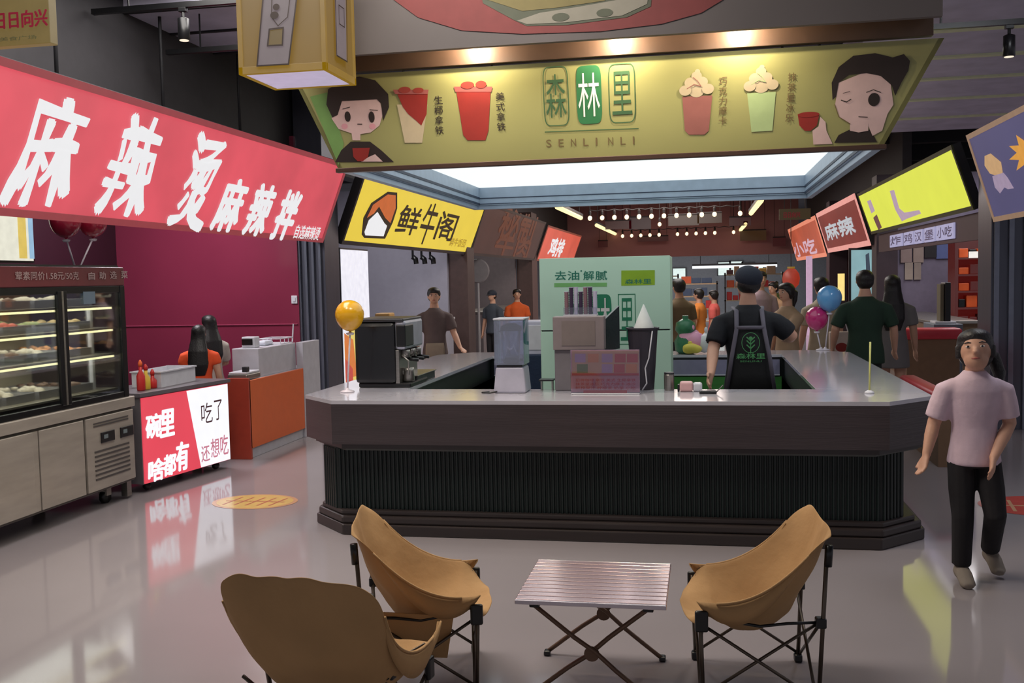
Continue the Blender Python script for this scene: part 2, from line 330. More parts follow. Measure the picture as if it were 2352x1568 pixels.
# canopy: four leaning sign faces, inner light box, luminous panel
CX0, CX1, CY0, CY1, CZ = -2.28, 1.03, 6.07, 9.92, 2.375
t = thing('hanging_canopy', 'square canopy with leaning pale green banner faces and a luminous ceiling over the island counter', 'canopy', ((CX0+CX1)/2, (CY0+CY1)/2, CZ)); canopy = t
ban = mat('banner_green', (150, 149, 96), .45, var=.07, scale=1.2, em=0)
TX0, TX1, TY0, TY1, TZ = CX0-.24, CX1+.30, CY0-.10, CY1+.25, 2.935
inn = .03
def sidepanel(name, a, b, c, d, n):  # lower a b, upper d c
    a, b, c, d = map(V, (a, b, c, d)); n = V(n)*-.03
    return MB().hexa([a, b, b+n, a+n, d, c, c+n, d+n]).build(name, ban, t)
fp = sidepanel('front_banner', (CX0, CY0, CZ), (CX1, CY0, CZ), (TX1, TY0, TZ), (TX0, TY0, TZ), (0, -1, 0))
sidepanel('rear_banner', (CX1, CY1, CZ), (CX0, CY1, CZ), (TX0, TY1, TZ), (TX1, TY1, TZ), (0, 1, 0))
sidepanel('side_banner', (CX1, CY0, CZ), (CX1, CY1, CZ), (TX1, TY1, TZ), (TX1, TY0, TZ), (1, 0, 0))
sidepanel('side_banner', (CX0, CY1, CZ), (CX0, CY0, CZ), (TX0, TY0, TZ), (TX0, TY1, TZ), (-1, 0, 0))
MB().box(TX0+.04, TX1-.04, TY0+.05, TY1-.05, TZ-.03, TZ).build('top_board', CM, t)
MB().box(CX0-.01, CX1+.01, CY0-.02, CY0+.03, CZ-.028, CZ).build('front_rail', mat('bronze_rail', (74, 54, 46), .4, .4), t, .003)
cw = mat('canopy_wall_blue_grey', (158, 176, 196), .4, .1); groove = mat('groove_navy', (34, 48, 72), .5)
WZ = 2.57
lipw = .05
mb = MB(); mb.box(CX0, CX0+lipw, CY0+.03, CY1, CZ-.02, CZ+.02).box(CX1-lipw, CX1, CY0+.03, CY1, CZ-.02, CZ+.02).box(CX0+lipw, CX1-lipw, CY1-lipw, CY1, CZ-.02, CZ+.02); mb.build('lower_frame', cw, t, .003)
for nm, bb in (('inner_wall', (CX0+.04, CX0+.07, CY0+.03, CY1-.04)), ('inner_wall', (CX1-.07, CX1-.04, CY0+.03, CY1-.04)), ('inner_wall', (CX0+.07, CX1-.07, CY1-.07, CY1-.04)), ('inner_wall', (CX0+.07, CX1-.07, CY0+.031, CY0+.06))):
    MB().box(*bb, CZ+.02, WZ+.02).build(nm, cw, t)
for z0, z1 in ((CZ+.022, CZ+.042), (CZ+.08, CZ+.10)):
    MB().box(CX0+.07, CX0+.076, CY0+.06, CY1-.07, z0, z1).build('groove_strip', groove, t); MB().box(CX1-.076, CX1-.07, CY0+.06, CY1-.07, z0, z1).build('groove_strip', groove, t)
for z0, z1 in ((CZ+.03, CZ+.036), (CZ+.085, CZ+.093)): MB().box(CX0+.07, CX1-.07, CY1-.076, CY1-.07, z0, z1).build('groove_strip', groove, t)
MB().box(CX0+.075, CX1-.075, CY0+.065, CY1-.075, WZ, WZ+.015).build('luminous_panel', mat('luminous_panel', (236, 243, 243), .6, em=1.15, var=.01), t)
for x in (CX0+.3, CX1-.3):
    for y in (CY0+.5, CY1-.4): MB().tube([(x, y, TZ), (x, y, 4.3)], .012, 6).build('hanging_rod', black, t)
# print on the front banner
nrm = (V((TX0, TY0, TZ))-V((CX0, CY0, CZ))); f = Face(frame((CX0, CY0-.001, CZ), (1, 0, 0), (0, TY0-CY0, TZ-CZ)), fp)
mat('print_leaf_green', (110, 150, 84), .5); mat('print_pink', (160, 88, 86), .5); mat('print_cream', (184, 170, 142), .5); mat('print_mauve', (146, 92, 86), .5)
mat('print_pale_green', (162, 184, 132), .5); mat('seal_green', (44, 108, 66), .5); mat('print_brown', (110, 92, 60), .5); mat('print_blush', (208, 150, 160), .5); mat('ice_red', (150, 60, 52), .4)
f.poly('green_corner', 'print_leaf_green', [(712, 222), (752, 212), (790, 330), (778, 380)], .001)
# figure holding a cup, left
f.poly('figure_print', 'ink_black', [(770, 372), (784, 345), (806, 325), (850, 325), (876, 345), (905, 372)], .002)
f.poly('figure_skin', 'print_skin', [(762, 272), (770, 240), (800, 222), (872, 228), (880, 262), (872, 288), (852, 304), (828, 308), (828, 322), (810, 322), (808, 306), (778, 296)], .003)
f.poly('figure_print', 'ink_black', [(750, 240), (754, 205), (790, 182), (826, 176), (862, 184), (892, 216), (894, 246), (880, 278), (876, 238), (866, 228), (826, 230), (786, 232), (776, 264), (764, 270)], .004)
f.oval('figure_print', 'ink_black', (791, 256), (807, 279), .005).oval('figure_print', 'ink_black', (846, 256), (862, 281), .005)
f.oval('figure_blush', 'print_blush', (784, 284), (800, 296), .004).oval('figure_blush', 'print_blush', (848, 284), (864, 296), .004)
f.line('figure_print', 'ink_black', [(822, 285), (832, 285)], .005, .006).line('figure_print', 'ink_black', [(788, 250), (804, 246)], .004, .006).line('figure_print', 'ink_black', [(850, 252), (868, 253)], .004, .006)
f.poly('cup_print', 'print_red', [(810, 340), (850, 339), (846, 360), (834, 370), (822, 370), (812, 360)], .005).poly('figure_skin', 'print_skin', [(848, 360), (862, 354), (880, 371), (830, 371)], .0045)
# drinks
f.poly('drink_print', 'print_cream', [(912, 240), (982, 240), (970, 328), (930, 328)], .002).poly('drink_print_dark', 'print_red', [(912, 214), (983, 214), (980, 262), (968, 288), (955, 276), (938, 262), (926, 246)], .003)
f.poly('lid_print', 'print_pink', [(903, 206), (985, 206), (983, 216), (908, 216)], .004).oval('ice_print', 'ice_red', (915, 200), (944, 213), .005).oval('ice_print', 'ice_red', (948, 202), (974, 213), .005)
f.poly('drink_print_dark', 'print_red', [(1048, 208), (1127, 208), (1122, 300), (1115, 322), (1074, 322), (1064, 310)], .002).poly('lid_print', 'print_pink', [(1042, 199), (1131, 199), (1129, 211), (1046, 211)], .003).oval('ice_print', 'ice_red', (1058, 188), (1090, 203), .005).oval('ice_print', 'ice_red', (1092, 186), (1118, 202), .005)
f.column('lettering', 'ink_black', '生椰拿铁', (1007, 220), (1010, 312), .052, bold=.01).column('lettering', 'ink_black', '美式拿铁', (1148, 212), (1152, 304), .052, bold=.01)
def seal(f, x0, y0, x1, y1, ch, solid):
    s = 'seal_green'; dx = 2
    if solid: f.oval('seal_print', s, (x0, y0), (x1, y1), .002, rnd=.35, n=32); f.text('seal_lettering', 'print_white', ch, (x0+8, y1-14), (x1-8, y0+14), .004, bold=.0)
    else:
        a, b = f.px(x0, y0), f.px(x1, y1); P = []
        for i in range(33):
            tt = 2*PI*i/32; c, q = math.cos(tt), math.sin(tt); c = math.copysign(abs(c)**.35, c); q = math.copysign(abs(q)**.35, q); P.append(((a[0]+b[0])/2+c*abs(b[0]-a[0])/2, (a[1]+b[1])/2+q*abs(b[1]-a[1])/2))
        f.line('seal_outline', 'ink_dark_green', P, .006, .002, False); f.text('seal_lettering_dark', 'ink_dark_green', ch, (x0+10, y1-16), (x1-10, y0+14), .003, bold=.0)
seal(f, 1246, 155, 1308, 287, '森', False); seal(f, 1322, 152, 1384, 283, '林', True); seal(f, 1397, 148, 1460, 280, '里', False)
f.line('seal_outline', 'ink_dark_green', [(1252, 303), (1466, 295)], .005, .002)
for i, ch in enumerate('SENLINLI'): f.text('lettering', 'print_brown', ch, (1255+i*28.4, 338-i*1), (1255+i*28.4+(11 if ch != 'I' else 3), 320-i*1), .002)
f.poly('drink_print_mauve', 'print_mauve', [(1567, 222), (1636, 219), (1628, 300), (1618, 309), (1582, 309), (1573, 300)], .002)
f.poly('drink_print_pale', 'print_pale_green', [(1716, 214), (1782, 211), (1774, 300), (1726, 303)], .002)
for cx, cy in ((1600, 200), (1748, 190)):
    for dx, dy, r in ((-26, 8, 14), (0, 8, 18), (26, 4, 14), (-14, -10, 14), (12, -12, 14), (0, -26, 12), (2, -36, 6)): f.oval('cream_print', 'print_cream', (cx+dx-r, cy+dy-r*.8), (cx+dx+r, cy+dy+r*.8), .003+.0001*abs(dx))
    f.line('cream_lines', 'print_mauve' if cx < 1700 else 'print_pale_green', [(cx-22, cy+4), (cx-6, cy-6), (cx+10, cy-2), (cx+2, cy-14), (cx-8, cy-22)], .004, .006)
f.column('lettering', 'print_brown', '巧克力摩卡', (1661, 177), (1660, 290), .045, bold=.01).column('lettering', 'print_brown', '抹茶星冰乐', (1820, 167), (1812, 284), .045, bold=.01)
# winking figure, right
f.poly('figure_print', 'ink_black', [(1916, 328), (1926, 310), (1950, 298), (2000, 298), (2014, 326)], .002)
f.poly('figure_skin', 'print_skin', [(1918, 240), (1926, 190), (1990, 164), (2044, 182), (2052, 240), (2038, 262), (2026, 300), (2004, 312), (1992, 284), (1952, 284), (1928, 268)], .003)
f.poly('figure_skin', 'print_skin', [(1952, 282), (1994, 282), (1994, 300), (1972, 304), (1952, 300)], .0035)
f.poly('figure_print', 'ink_black', [(1912, 230), (1910, 190), (1926, 154), (1960, 128), (2010, 122), (2050, 132), (2076, 124), (2090, 140), (2086, 162), (2070, 190), (2056, 220), (2048, 196), (2022, 174), (1990, 168), (1950, 172), (1926, 190), (1920, 222)], .004)
f.oval('figure_print', 'ink_black', (1994, 214), (2020, 243), .005).line('figure_print', 'ink_black', [(1932, 230), (1944, 234), (1954, 228)], .005, .006).line('figure_print', 'ink_black', [(1936, 214), (1952, 210)], .003, .006).line('figure_print', 'ink_black', [(1990, 212), (2006, 206), (2022, 212)], .004, .006)
f.line('figure_print', 'ink_black', [(1972, 268), (1992, 269)], .004, .006).line('figure_print', 'print_brown', [(1952, 284), (1926, 268), (1917, 240)], .004, .005)
f.oval('cup_print', 'print_red', (1832, 258), (1882, 268), .004).poly('cup_print', 'print_red', [(1832, 262), (1882, 262), (1876, 288), (1862, 300), (1848, 300), (1836, 288)], .003)
f.poly('figure_skin', 'print_skin', [(1868, 332), (1866, 300), (1880, 290), (1884, 268), (1896, 280), (1898, 300), (1912, 330)], .0025); f.done()
# ================================================================== SIGN ROWS LEFT AND RIGHT
SIGNS = []
def leaning_sign(side, y0, y1, label, face_mat, rim_mat, zb=2.1, zt=2.95, lean=.33, rim=.05, name='stall_sign', back=None):
    X = -4.2 if side < 0 else 2.9; d = lean*(-side); t = thing(name, label, 'sign', (X, (y0+y1)/2, zb))
    U = (0, 1, 0) if side < 0 else (0, -1, 0); O = V((X, y0 if side < 0 else y1, zb)); Vv = V((d, 0, zt-zb)); L = y1-y0; Hh = Vv.length
    M = frame(O, U, Vv); MB().slabM([(0, 0), (L, 0), (L, Hh), (0, Hh)], M, -.10, -.012).build('sign_case', back or mat('sign_case_black', (36, 34, 38), .5), t)
    p = MB().slabM([(rim, rim), (L-rim, rim), (L-rim, Hh-rim), (rim, Hh-rim)], M, -.012, -.002).build('sign_face', face_mat, t)
    r = MB()
    for a in ([(0, 0), (L, 0), (L, rim), (0, rim)], [(0, Hh-rim), (L, Hh-rim), (L, Hh), (0, Hh)], [(0, rim), (rim, rim), (rim, Hh-rim), (0, Hh-rim)], [(L-rim, rim), (L, rim), (L, Hh-rim), (L-rim, Hh-rim)]): r.slabM(a, M, -.012, .006)
    r.build('sign_rim', rim_mat, t); return t, p, M, L, Hh
redface = mat('backlit_red', (219, 80, 94), .5, em=.92, var=.16, scale=1.3)
t, p, M_, L, Hh = leaning_sign(-1, 3.9, 10.62, 'long glowing red stall sign with big white brush characters', redface, mat('red_rim', (190, 70, 80), .5, em=.5), zt=2.96)
glyw = mat('backlit_white', (238, 238, 240), .5, em=.95, var=.01)
f = Face(M_, p)
for ch, a, b, sh in (('麻', (6, 470), (212, 238), .08), ('辣', (222, 492), (380, 288), .07), ('烫', (390, 514), (520, 328), .07)):
    f.text('brush_character_'+{'麻': 'hemp', '辣': 'spicy', '烫': 'hot'}[ch], 'backlit_white', ch, a, b, .006, bold=.030, shear=sh, wob=.07)
for ch, a, b in (('麻', (484, 526), (572, 418)), ('辣', (556, 536), (636, 430)), ('拌', (620, 546), (694, 444))): f.text('lettering', 'backlit_white', ch, a, b, .006, bold=.05, shear=.12)
f.text('lettering', 'backlit_white', '自选麻辣烫', (672, 546), (738, 522), .006, bold=.02); f.done()
yface = mat('backlit_yellow', (236, 206, 62), .5, em=.92, var=.03, scale=2); darkrim = mat('dark_rim', (48, 40, 40), .5)
t, p, M_, L, Hh = leaning_sign(-1, 11.2, 17.75, 'bright yellow stall sign with a rice ball drawing', yface, darkrim)
f = Face(M_, p); mat('backlit_orange', (224, 110, 40), .5, em=.7); mat('backlit_ink', (60, 44, 20), .6); mat('backlit_gold', (206, 164, 30), .5, em=.6)
f.poly('drawing', 'backlit_ink', [(830, 538), (834, 500), (852, 466), (890, 440), (912, 442), (912, 478), (902, 510), (884, 548), (836, 546)], .003)
f.poly('drawing_orange', 'backlit_orange', [(842, 500), (856, 470), (890, 446), (908, 448), (908, 478), (896, 512), (884, 500), (870, 474), (858, 490)], .005)
f.poly('drawing_white', 'backlit_white', [(836, 532), (846, 505), (866, 486), (882, 512), (888, 518), (880, 542), (838, 540)], .007)
f.text('lettering', 'backlit_ink', '鲜', (904, 534), (972, 480), .004, bold=.03).text('lettering', 'backlit_ink', '牛', (952, 558), (1014, 472), .004, bold=.015).text('lettering', 'backlit_ink', '阁', (994, 548), (1056, 494), .004, bold=.03)
f.text('small_lettering', 'backlit_gold', '鲜牛饭团', (1030, 564), (1072, 550), .004, bold=.03); f.done()
bface = mat('dull_brown_face', (106, 64, 54), .5, em=.35, var=.18, scale=1.2)  # unlit sign; a dim glow is put into its face and lettering colours
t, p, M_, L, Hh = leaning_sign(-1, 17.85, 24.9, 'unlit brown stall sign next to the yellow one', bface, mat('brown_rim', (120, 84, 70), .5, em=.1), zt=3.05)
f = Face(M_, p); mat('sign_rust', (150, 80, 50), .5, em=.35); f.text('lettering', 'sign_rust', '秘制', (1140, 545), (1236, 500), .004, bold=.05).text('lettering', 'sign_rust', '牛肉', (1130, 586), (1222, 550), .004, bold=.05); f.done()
oface = mat('backlit_orange_red', (224, 96, 76), .5, em=.85, var=.1, scale=1)
t, p, M_, L, Hh = leaning_sign(-1, 25.3, 32.4, 'small glowing orange-red sign behind the green fridge panel', oface, mat('orange_rim', (180, 90, 70), .5, em=.4), zt=3.0)
f = Face(M_, p); f.text('lettering', 'backlit_white', '鸡排', (1256, 586), (1300, 552), .006, bold=.06); f.done()
# right row
ygface = mat('backlit_lemon', (222, 228, 72), .5, em=.95, var=.03, scale=2)
t, p, M_, L, Hh = leaning_sign(1, 11.6, 18.3, 'bright lemon yellow stall sign with faint violet marks', ygface, mat('olive_rim', (70, 72, 30), .5), zb=2.29, lean=.24, zt=3.0)
f = Face(M_, p); mat('violet_print', (196, 168, 190), .5, em=.75); mat('violet_dark', (150, 90, 90), .5, em=.4)
f.poly('drawing', 'violet_print', [(2044, 438), (2054, 436), (2066, 478), (2078, 488), (2112, 482), (2116, 490), (2084, 502), (2072, 508), (2056, 480)], .003)
f.poly('drawing', 'violet_print', [(1992, 462), (2000, 458), (2010, 484), (2002, 490)], .003).poly('drawing_dark', 'violet_dark', [(2006, 500), (2014, 492), (2026, 522), (2018, 528)], .003); f.done()
# row of lilac letter tiles hung under it
t = thing('letter_board', 'row of lilac letter tiles under the lemon yellow sign', 'letter board', (2.95, 14.5, 2.0))
MB().box(2.97, 3.02, 11.7, 18.0, 1.97, 2.27).build('backing', mat('backing_plum', (70, 44, 50), .6), t)
til = mat('lilac_tile', (176, 172, 210), .5, em=.75)
for i, (a, b) in enumerate(((2046, 2074), (2078, 2100), (2103, 2121), (2125, 2149), (2153, 2193))):
    y1_, y0_ = at(a, 535, X=2.96).y, at(b, 525, X=2.96).y
    MB().box(2.945, 2.968, y0_, y1_, 2.02, 2.21).build('letter_tile', til, t, .004)
    f = Face(frame((2.944, y1_, 2.02), (0, -1, 0), (0, 0, 1)), t); mat('ink_violet', (96, 86, 130), .5); f.text('lettering', 'ink_violet', '炸鸡汉堡小吃'[i:i+1 if i < 4 else 6], (.08*(y1_-y0_), .03), (.92*(y1_-y0_), .16), .002, px=False, bold=.03); f.done()
pk = mat('glow_pink_rim', (236, 160, 150), .5, em=.9)
t, p, M_, L, Hh = leaning_sign(1, 18.4, 24.4, 'dark red sign with a pink glowing rim and white block of characters', mat('dark_red_face', (132, 44, 36), .5, em=.75, var=.15, scale=1), pk, zb=2.1, lean=.28, rim=.10, zt=3.02)
f = Face(M_, p); mat('white_tile', (196, 200, 206), .5, em=.85); f.text('lettering', 'white_tile', '麻辣', (1902, 552), (1955, 494), .006, bold=.07); f.done()
t, p, M_, L, Hh = leaning_sign(1, 24.7, 32.3, 'orange sign with a pink glowing rim, farthest in the row facing the island', mat('orange_face', (190, 84, 56), .5, em=.8, var=.15, scale=1), mat('orange_glow_rim', (236, 140, 110), .5, em=.9), zb=2.02, lean=.28, rim=.10, zt=3.0)
f = Face(M_, p); mat('pink_tile', (220, 180, 196), .5, em=.85); f.text('lettering', 'pink_tile', '小吃', (1828, 590), (1868, 545), .006, bold=.06); f.done()
t, p, M_, L, Hh = leaning_sign(1, 5.6, 10.85, 'purple-blue stall sign with tan rim and drawn squid and star', mat('purple_face', (74, 72, 112), .5, em=.85, var=.06, scale=1), mat('tan_rim', (176, 140, 112), .5, em=.55), zb=2.12, lean=.27, rim=.05, zt=3.0)
f = Face(M_, p); mat('squid_tan', (206, 164, 116), .5, em=.8); mat('squid_lilac', (166, 146, 172), .5, em=.8); mat('star_orange', (230, 160, 60), .5, em=.8)
f.poly('drawing_tan', 'squid_tan', [(2262, 358), (2276, 352), (2300, 372), (2304, 396), (2290, 404), (2274, 398), (2262, 380)], .003)
f.poly('drawing_lilac', 'squid_lilac', [(2280, 404), (2306, 396), (2316, 408), (2330, 432), (2316, 434), (2308, 430), (2298, 444), (2286, 430)], .004)
P = []
for i in range(20): r = 46 if i % 2 == 0 else 26; P.append((2362+r*math.cos(i*PI/10+.3), 350+r*1.1*math.sin(i*PI/10+.3)))
f.poly('drawing_star', 'star_orange', P, .003); f.done()
stickw0 = mat('fan_white', (180, 178, 182), .5)
ORD = 'first second third fourth fifth sixth seventh eighth ninth tenth eleventh twelfth thirteenth fourteenth fifteenth sixteenth seventeenth eighteenth nineteenth twentieth'.split()
# ================================================================== HALL: partitions, pillars, far end
pm = mat('pillar_blue_grey', (86, 88, 100), .35, .5, var=.08, stretch=(1, 1, .1)); pm2 = mat('pillar_fin_light', (120, 124, 138), .3, .6)
def pillar(name, x0, x1, y0, y1, lab):
    t = thing(name, lab, 'pillar', ((x0+x1)/2, (y0+y1)/2, 0)); t['kind'] = 'structure'; MB().box(x0, x1, y0, y1, 0, 4.3 if 'left' in name else 3.0).build('shaft', pm, t, .004)
    n = 4; w_ = (x1-x0)/n
    for i in range(n): MB().box(x0+i*w_+w_*.15, x0+i*w_+w_*.5, y0-.03, y0, 0, 3.0 if 'left' in name else 2.95).build('fin', pm2, t, .002)
    return t
pillar('trim_pillar_left', -4.52, -4.19, 10.65, 11.1, 'blue-grey ribbed pillar between the red sign and the yellow sign')
pillar('trim_pillar_right', 2.89, 3.45, 10.9, 11.4, 'blue-grey ribbed pillar below the purple sign')
bp = mat('brown_pillar_paint', (78, 60, 58), .5, var=.1)
struct(MB().box(-4.5, -4.15, 17.4, 17.95, 0, 3.3).build('wall_pier', bp, None, .004)); struct(MB().box(-4.6, -4.2, 24.6, 25.4, 0, 3.3).build('wall_pier', bp, None, .004))
struct(MB().box(2.95, 3.3, 18.1, 18.6, 0, 3.3).build('wall_pier', mat('plum_pier', (58, 44, 52), .5), None, .004)); struct(MB().box(2.9, 3.3, 24.2, 24.8, 0, 3.3).build('wall_pier', MATS['plum_pier'], None, .004))
crim = mat('crimson_wall', (128, 44, 68), .28, var=.05, scale=1.5, coat=.3)
w1 = struct(MB().box(-6.75, -4.5, 10.6, 10.7, 0, 3.3).build('wall_crimson', crim, None))
struct(MB().box(-6.85, -6.75, 3.0, 10.7, 0, 3.3).build('wall_maroon', mat('dark_maroon_wall', (48, 16, 30), .5), None))
struct(MB().box(-6.75, -4.52, 10.585, 10.6, 1.185, 1.195).build('trim_rail', mat('rail_pink', (170, 70, 100), .4), None))
t = thing('wall_switch', 'small white switch on the crimson wall', 'switch', at(676, 688, Y=10.6)); a = at(676, 688, Y=10.59)
MB().box(a.x-.035, a.x+.035, 10.585, 10.6, a.z-.045, a.z+.045).build('plate', white, t, .004); MB().box(a.x-.015, a.x+.015, 10.578, 10.586, a.z-.02, a.z+.02).build('rocker', white, t)
gw = mat('lilac_grey_wall', (160, 158, 172), .6, var=.03)
struct(MB().box(-8.5, -4.5, 17.3, 17.42, 0, 3.3).build('wall_grey', gw, None)); struct(MB().box(-8.6, -8.5, 10.7, 17.4, 0, 3.3).build('wall_grey_side', gw, None))
struct(MB().box(-8.0, -4.6, 24.4, 24.52, 0, 3.3).build('wall_stall', mat('taupe_wall', (112, 104, 108), .6), None)); struct(MB().box(-8.1, -8.0, 17.4, 32, 0, 3.3).build('wall_stall_side', MATS['taupe_wall'], None))
struct(MB().box(3.3, 8, 18.2, 18.32, 0, 3.3).build('wall_purple', mat('purple_grey_wall', (118, 110, 130), .6), None)); struct(MB().box(7.9, 8, 11, 33, 0, 3.3).build('wall_side_right', MATS['purple_grey_wall'], None))
struct(MB().box(3.2, 7.9, 25, 25.12, 0, 3.3).build('wall_dark_red', mat('dark_red_wall', (96, 34, 40), .5), None))
# three black utensils hanging below the yellow sign
for i, x in enumerate((948, 968, 988)):
    a = at(x, 590, Y=16.5); t = thing('hanging_ladle', '%s black ladle hanging below the yellow sign, counted from the glowing white board' % ORD[i], 'ladle', a, group='three black ladles under the yellow sign')
    MB().tube([(a.x, a.y, a.z+.25), (a.x, a.y, a.z)], .02, 8).build('handle', black, t); MB().tube([(a.x, a.y, a.z), (a.x+.05, a.y, a.z-.04), (a.x+.06, a.y, a.z-.12)], .045, 8).build('bowl', black, t, smooth=True)
a = at(948, 590, Y=16.5); b = at(988, 590, Y=16.5); t = thing('utensil_rail', 'thin black rail below the yellow sign that carries the ladles', 'rail', (a.x, 16.5, a.z+.27)); MB().tube([(a.x-.3, 16.5, a.z+.26), (b.x+.2, 16.5, b.z+.26)], .012, 6).build('rail', black, t)
for x in (a.x-.25, b.x+.15): MB().tube([(x, 16.5, a.z+.26), (x, 16.5, 4.3)], .008, 6).build('rail_drop', black, t)
for i, (px, c) in enumerate(((884, (170, 130, 70)), (908, (196, 178, 120)), (940, (150, 120, 90)))):
    q = at(px, 716, Y=13.5); tag(MB().box(q.x-.12, q.x+.1, 13.4, 13.65, 1.002, 1.002+.2+.05*(i == 1)).build('food_carton', mat('food_carton_%d' % i, c, .6), None, .02), ['brown', 'cream', 'dull brown'][i]+' carton on the yellow-signed stall counter behind the coffee machine', 'carton') if q.x < -4.3 else None
q = at(1097, 622, Y=19.0); t = thing('standing_fan', 'pale standing fan between the brown piers under the brown sign', 'fan', (q.x, 19, 0))
MB().lathe([(.22, -.03), (.24, 0), (.22, .03)], (0, 0, 0), 24).build('fan_cage', mat('fan_grey', (150, 146, 150), .5), t).matrix_local = Matrix.Translation(V((0, 0, q.z))) @ Matrix.Rotation(PI/2, 4, 'X') @ Matrix.Translation(V((q.x, 19, 0)))
MB().tube([(q.x, 19.02, q.z-.22), (q.x, 19.02, .02)], .025, 8).build('pole', stickw0, t); MB().lathe([(.22, 0), (.2, .03), (.03, .06)], (q.x, 19.02, 0), 16).build('base', stickw0, t)
# glowing board beside the left pillar
t = thing('light_board', 'tall glowing white board beside the ribbed pillar with orange print low down', 'light board', (-4.2, 11.6, 0))
MB().box(-4.26, -4.20, 11.15, 12.15, 0, 2.06).build('board_case', dsteel, t); fa = MB().box(-4.20, -4.19, 11.17, 12.12, .04, 2.04).build('light_face', mat('board_white', (236, 234, 244), .5, em=1.0), t)
f = Face(frame((-4.188, 11.17, 0), (0, 1, 0), (0, 0, 1)), t); mat('board_orange', (230, 130, 60), .5, em=.8); mat('board_yellow', (240, 214, 110), .5, em=.85); mat('board_red', (214, 80, 70), .5, em=.75)
f.poly('print_yellow', 'board_yellow', [(.0, .45), (.95, .40), (.95, 1.05), (.5, 1.2), (0, .95)], .002, False).poly('print_orange', 'board_orange', [(0, .5), (.4, .5), (.3, .95), (0, 1.05)], .004, False).poly('print_red', 'board_red', [(0, .3), (.25, .3), (.25, .6), (0, .75)], .006, False); f.done()
# far end
tr = mat('dark_red_header', (160, 112, 110), .7, var=.12, scale=.5, em=0)
struct(MB().box(-4.6, 3.1, 34, 34.3, 2.28, 4.3).build('wall_header_far', tr, None))
struct(MB().box(-8, 7, 45, 45.2, 0, 4.3).build('wall_back', mat('dim_back_wall', (124, 124, 132), .7), None))
struct(MB().box(-8.2, -8, 32, 45, 0, 4.3).build('wall_far_left', MATS['dim_back_wall'], None)); struct(MB().box(7, 7.2, 33, 45, 0, 4.3).build('wall_far_right', MATS['dim_back_wall'], None))
wl = mat('window_glow', (214, 230, 226), .5, em=1.1)
for i, (a, b, c_, d) in enumerate(((1650, 1676, 602, 632), (1678, 1704, 600, 632), (1706, 1730, 604, 640), (1738, 1752, 606, 640), (1546, 1574, 616, 640))):
    p0, p1 = at(a, d, Y=44.9), at(b, c_, Y=44.9); q = thing('window_%d' % (i+1), 'glowing pale green window pane on the far back wall', 'window', p0); q['kind'] = 'structure'
    MB().box(p0.x, p1.x, 44.92, 44.98, p0.z, p1.z).build('pane', wl, q); MB().box(p0.x-.06, p0.x, 44.9, 45, p0.z, p1.z).box(p1.x, p1.x+.06, 44.9, 45, p0.z, p1.z).box(p0.x-.06, p1.x+.06, 44.9, 45, p1.z, p1.z+.06).build('window_frame', dsteel, q)
p0 = at(1590, 614, Y=38); p1 = at(1785, 607, Y=38); t = thing('white_strip_lamp', 'long thin white strip lamp above the far market shelves', 'lamp', p0); MB().tube([p0, (p1.x, 38, p0.z)], .05, 8).build('tube', mat('white_tube', (230, 232, 236), .4, em=1.2), t); MB().box(p0.x, p1.x, 37.95, 38.05, p0.z+.05, p0.z+.12).build('housing', dsteel, t)
for x in (p0.x+.3, p1.x-.3): MB().tube([(x, 38, p0.z+.12), (x, 38, 4.3)], .012, 4).build('wire', black, t)
tub = mat('warm_tube', (255, 226, 160), .4, em=1.6)
def tube_lamp(p, q, lab):
    t = thing('tube_lamp', lab, 'lamp', p); MB().box(min(p[0], q[0])-.06, max(p[0], q[0])+.06, p[1], q[1], p[2]+.03, p[2]+.09).build('housing', dsteel, t); MB().tube([p, q], .055, 8).build('tube', tub, t, smooth=True)
    for y in (p[1]+.3, q[1]-.3): MB().tube([(p[0], y, p[2]+.09), (p[0], y, 4.3)], .01, 6).build('wire', black, t)
tube_lamp((-2.92, 20.3, 3.1), (-2.92, 24.3, 3.1), 'warm tube lamp over the hall near the brown sign'); tube_lamp((-2.92, 28, 3.1), (-2.92, 34, 3.1), 'warm tube lamp farther down the hall above the orange-red sign')
tube_lamp((1.15, 20.4, 3.1), (1.15, 24.7, 3.1), 'warm tube lamp over the hall near the dark red sign'); tube_lamp((1.24, 30, 3.1), (1.24, 33.9, 3.1), 'warm tube lamp farther down the hall above the far orange sign')
bulbm = mat('bulb_glow', (255, 214, 170), .4, em=2.2); holder = mat('bulb_holder', (30, 26, 26), .6)
wire_drop = []
ORDX = 'first second third fourth fifth sixth seventh eighth ninth tenth eleventh twelfth thirteenth fourteenth fifteenth sixteenth seventeenth eighteenth nineteenth twentieth'.split()
def bulb_row(a, b, n, y, grp, lab, skip=(), short=''):
    p0, p1 = at(*a, Y=y), at(*b, Y=y); wire = []
    root = None
    for i in range(n):
        p = p0.lerp(p1, i/(n-1)); wire.append((p.x, p.y, p.z+.2)); wire.append((p.x+(p1.x-p0.x)/(n-1)*.5, p.y, p.z+.17))
        if i in skip: continue
        if root is None:
            root = thing('string_bulb', lab, 'bulb', p, group=grp, local=True)
            MB().ball((0, 0, 0), (.055, .055, .062), 2).build('bulb_glass', bulbm, root, smooth=True); MB().lathe([(.03, .07), (.035, .15), (.012, .2)], (0, 0, 0), 8).build('socket', holder, root)
        else: dup(root, p, label='%s warm bulb from the left tube lamp %s' % (ORD[i], short))
    for e_ in (wire[0], wire[-2]): wire_drop.append(e_)
    mbw = MB().tube(wire[:-1], .012, 6)
    for e_ in (wire[0], wire[-2]): mbw.tube([e_, (e_[0], e_[1], 4.3)], .01, 6)
    tag(mbw.build('bulb_wire', holder), 'dark wire carrying the '+grp, 'wire')
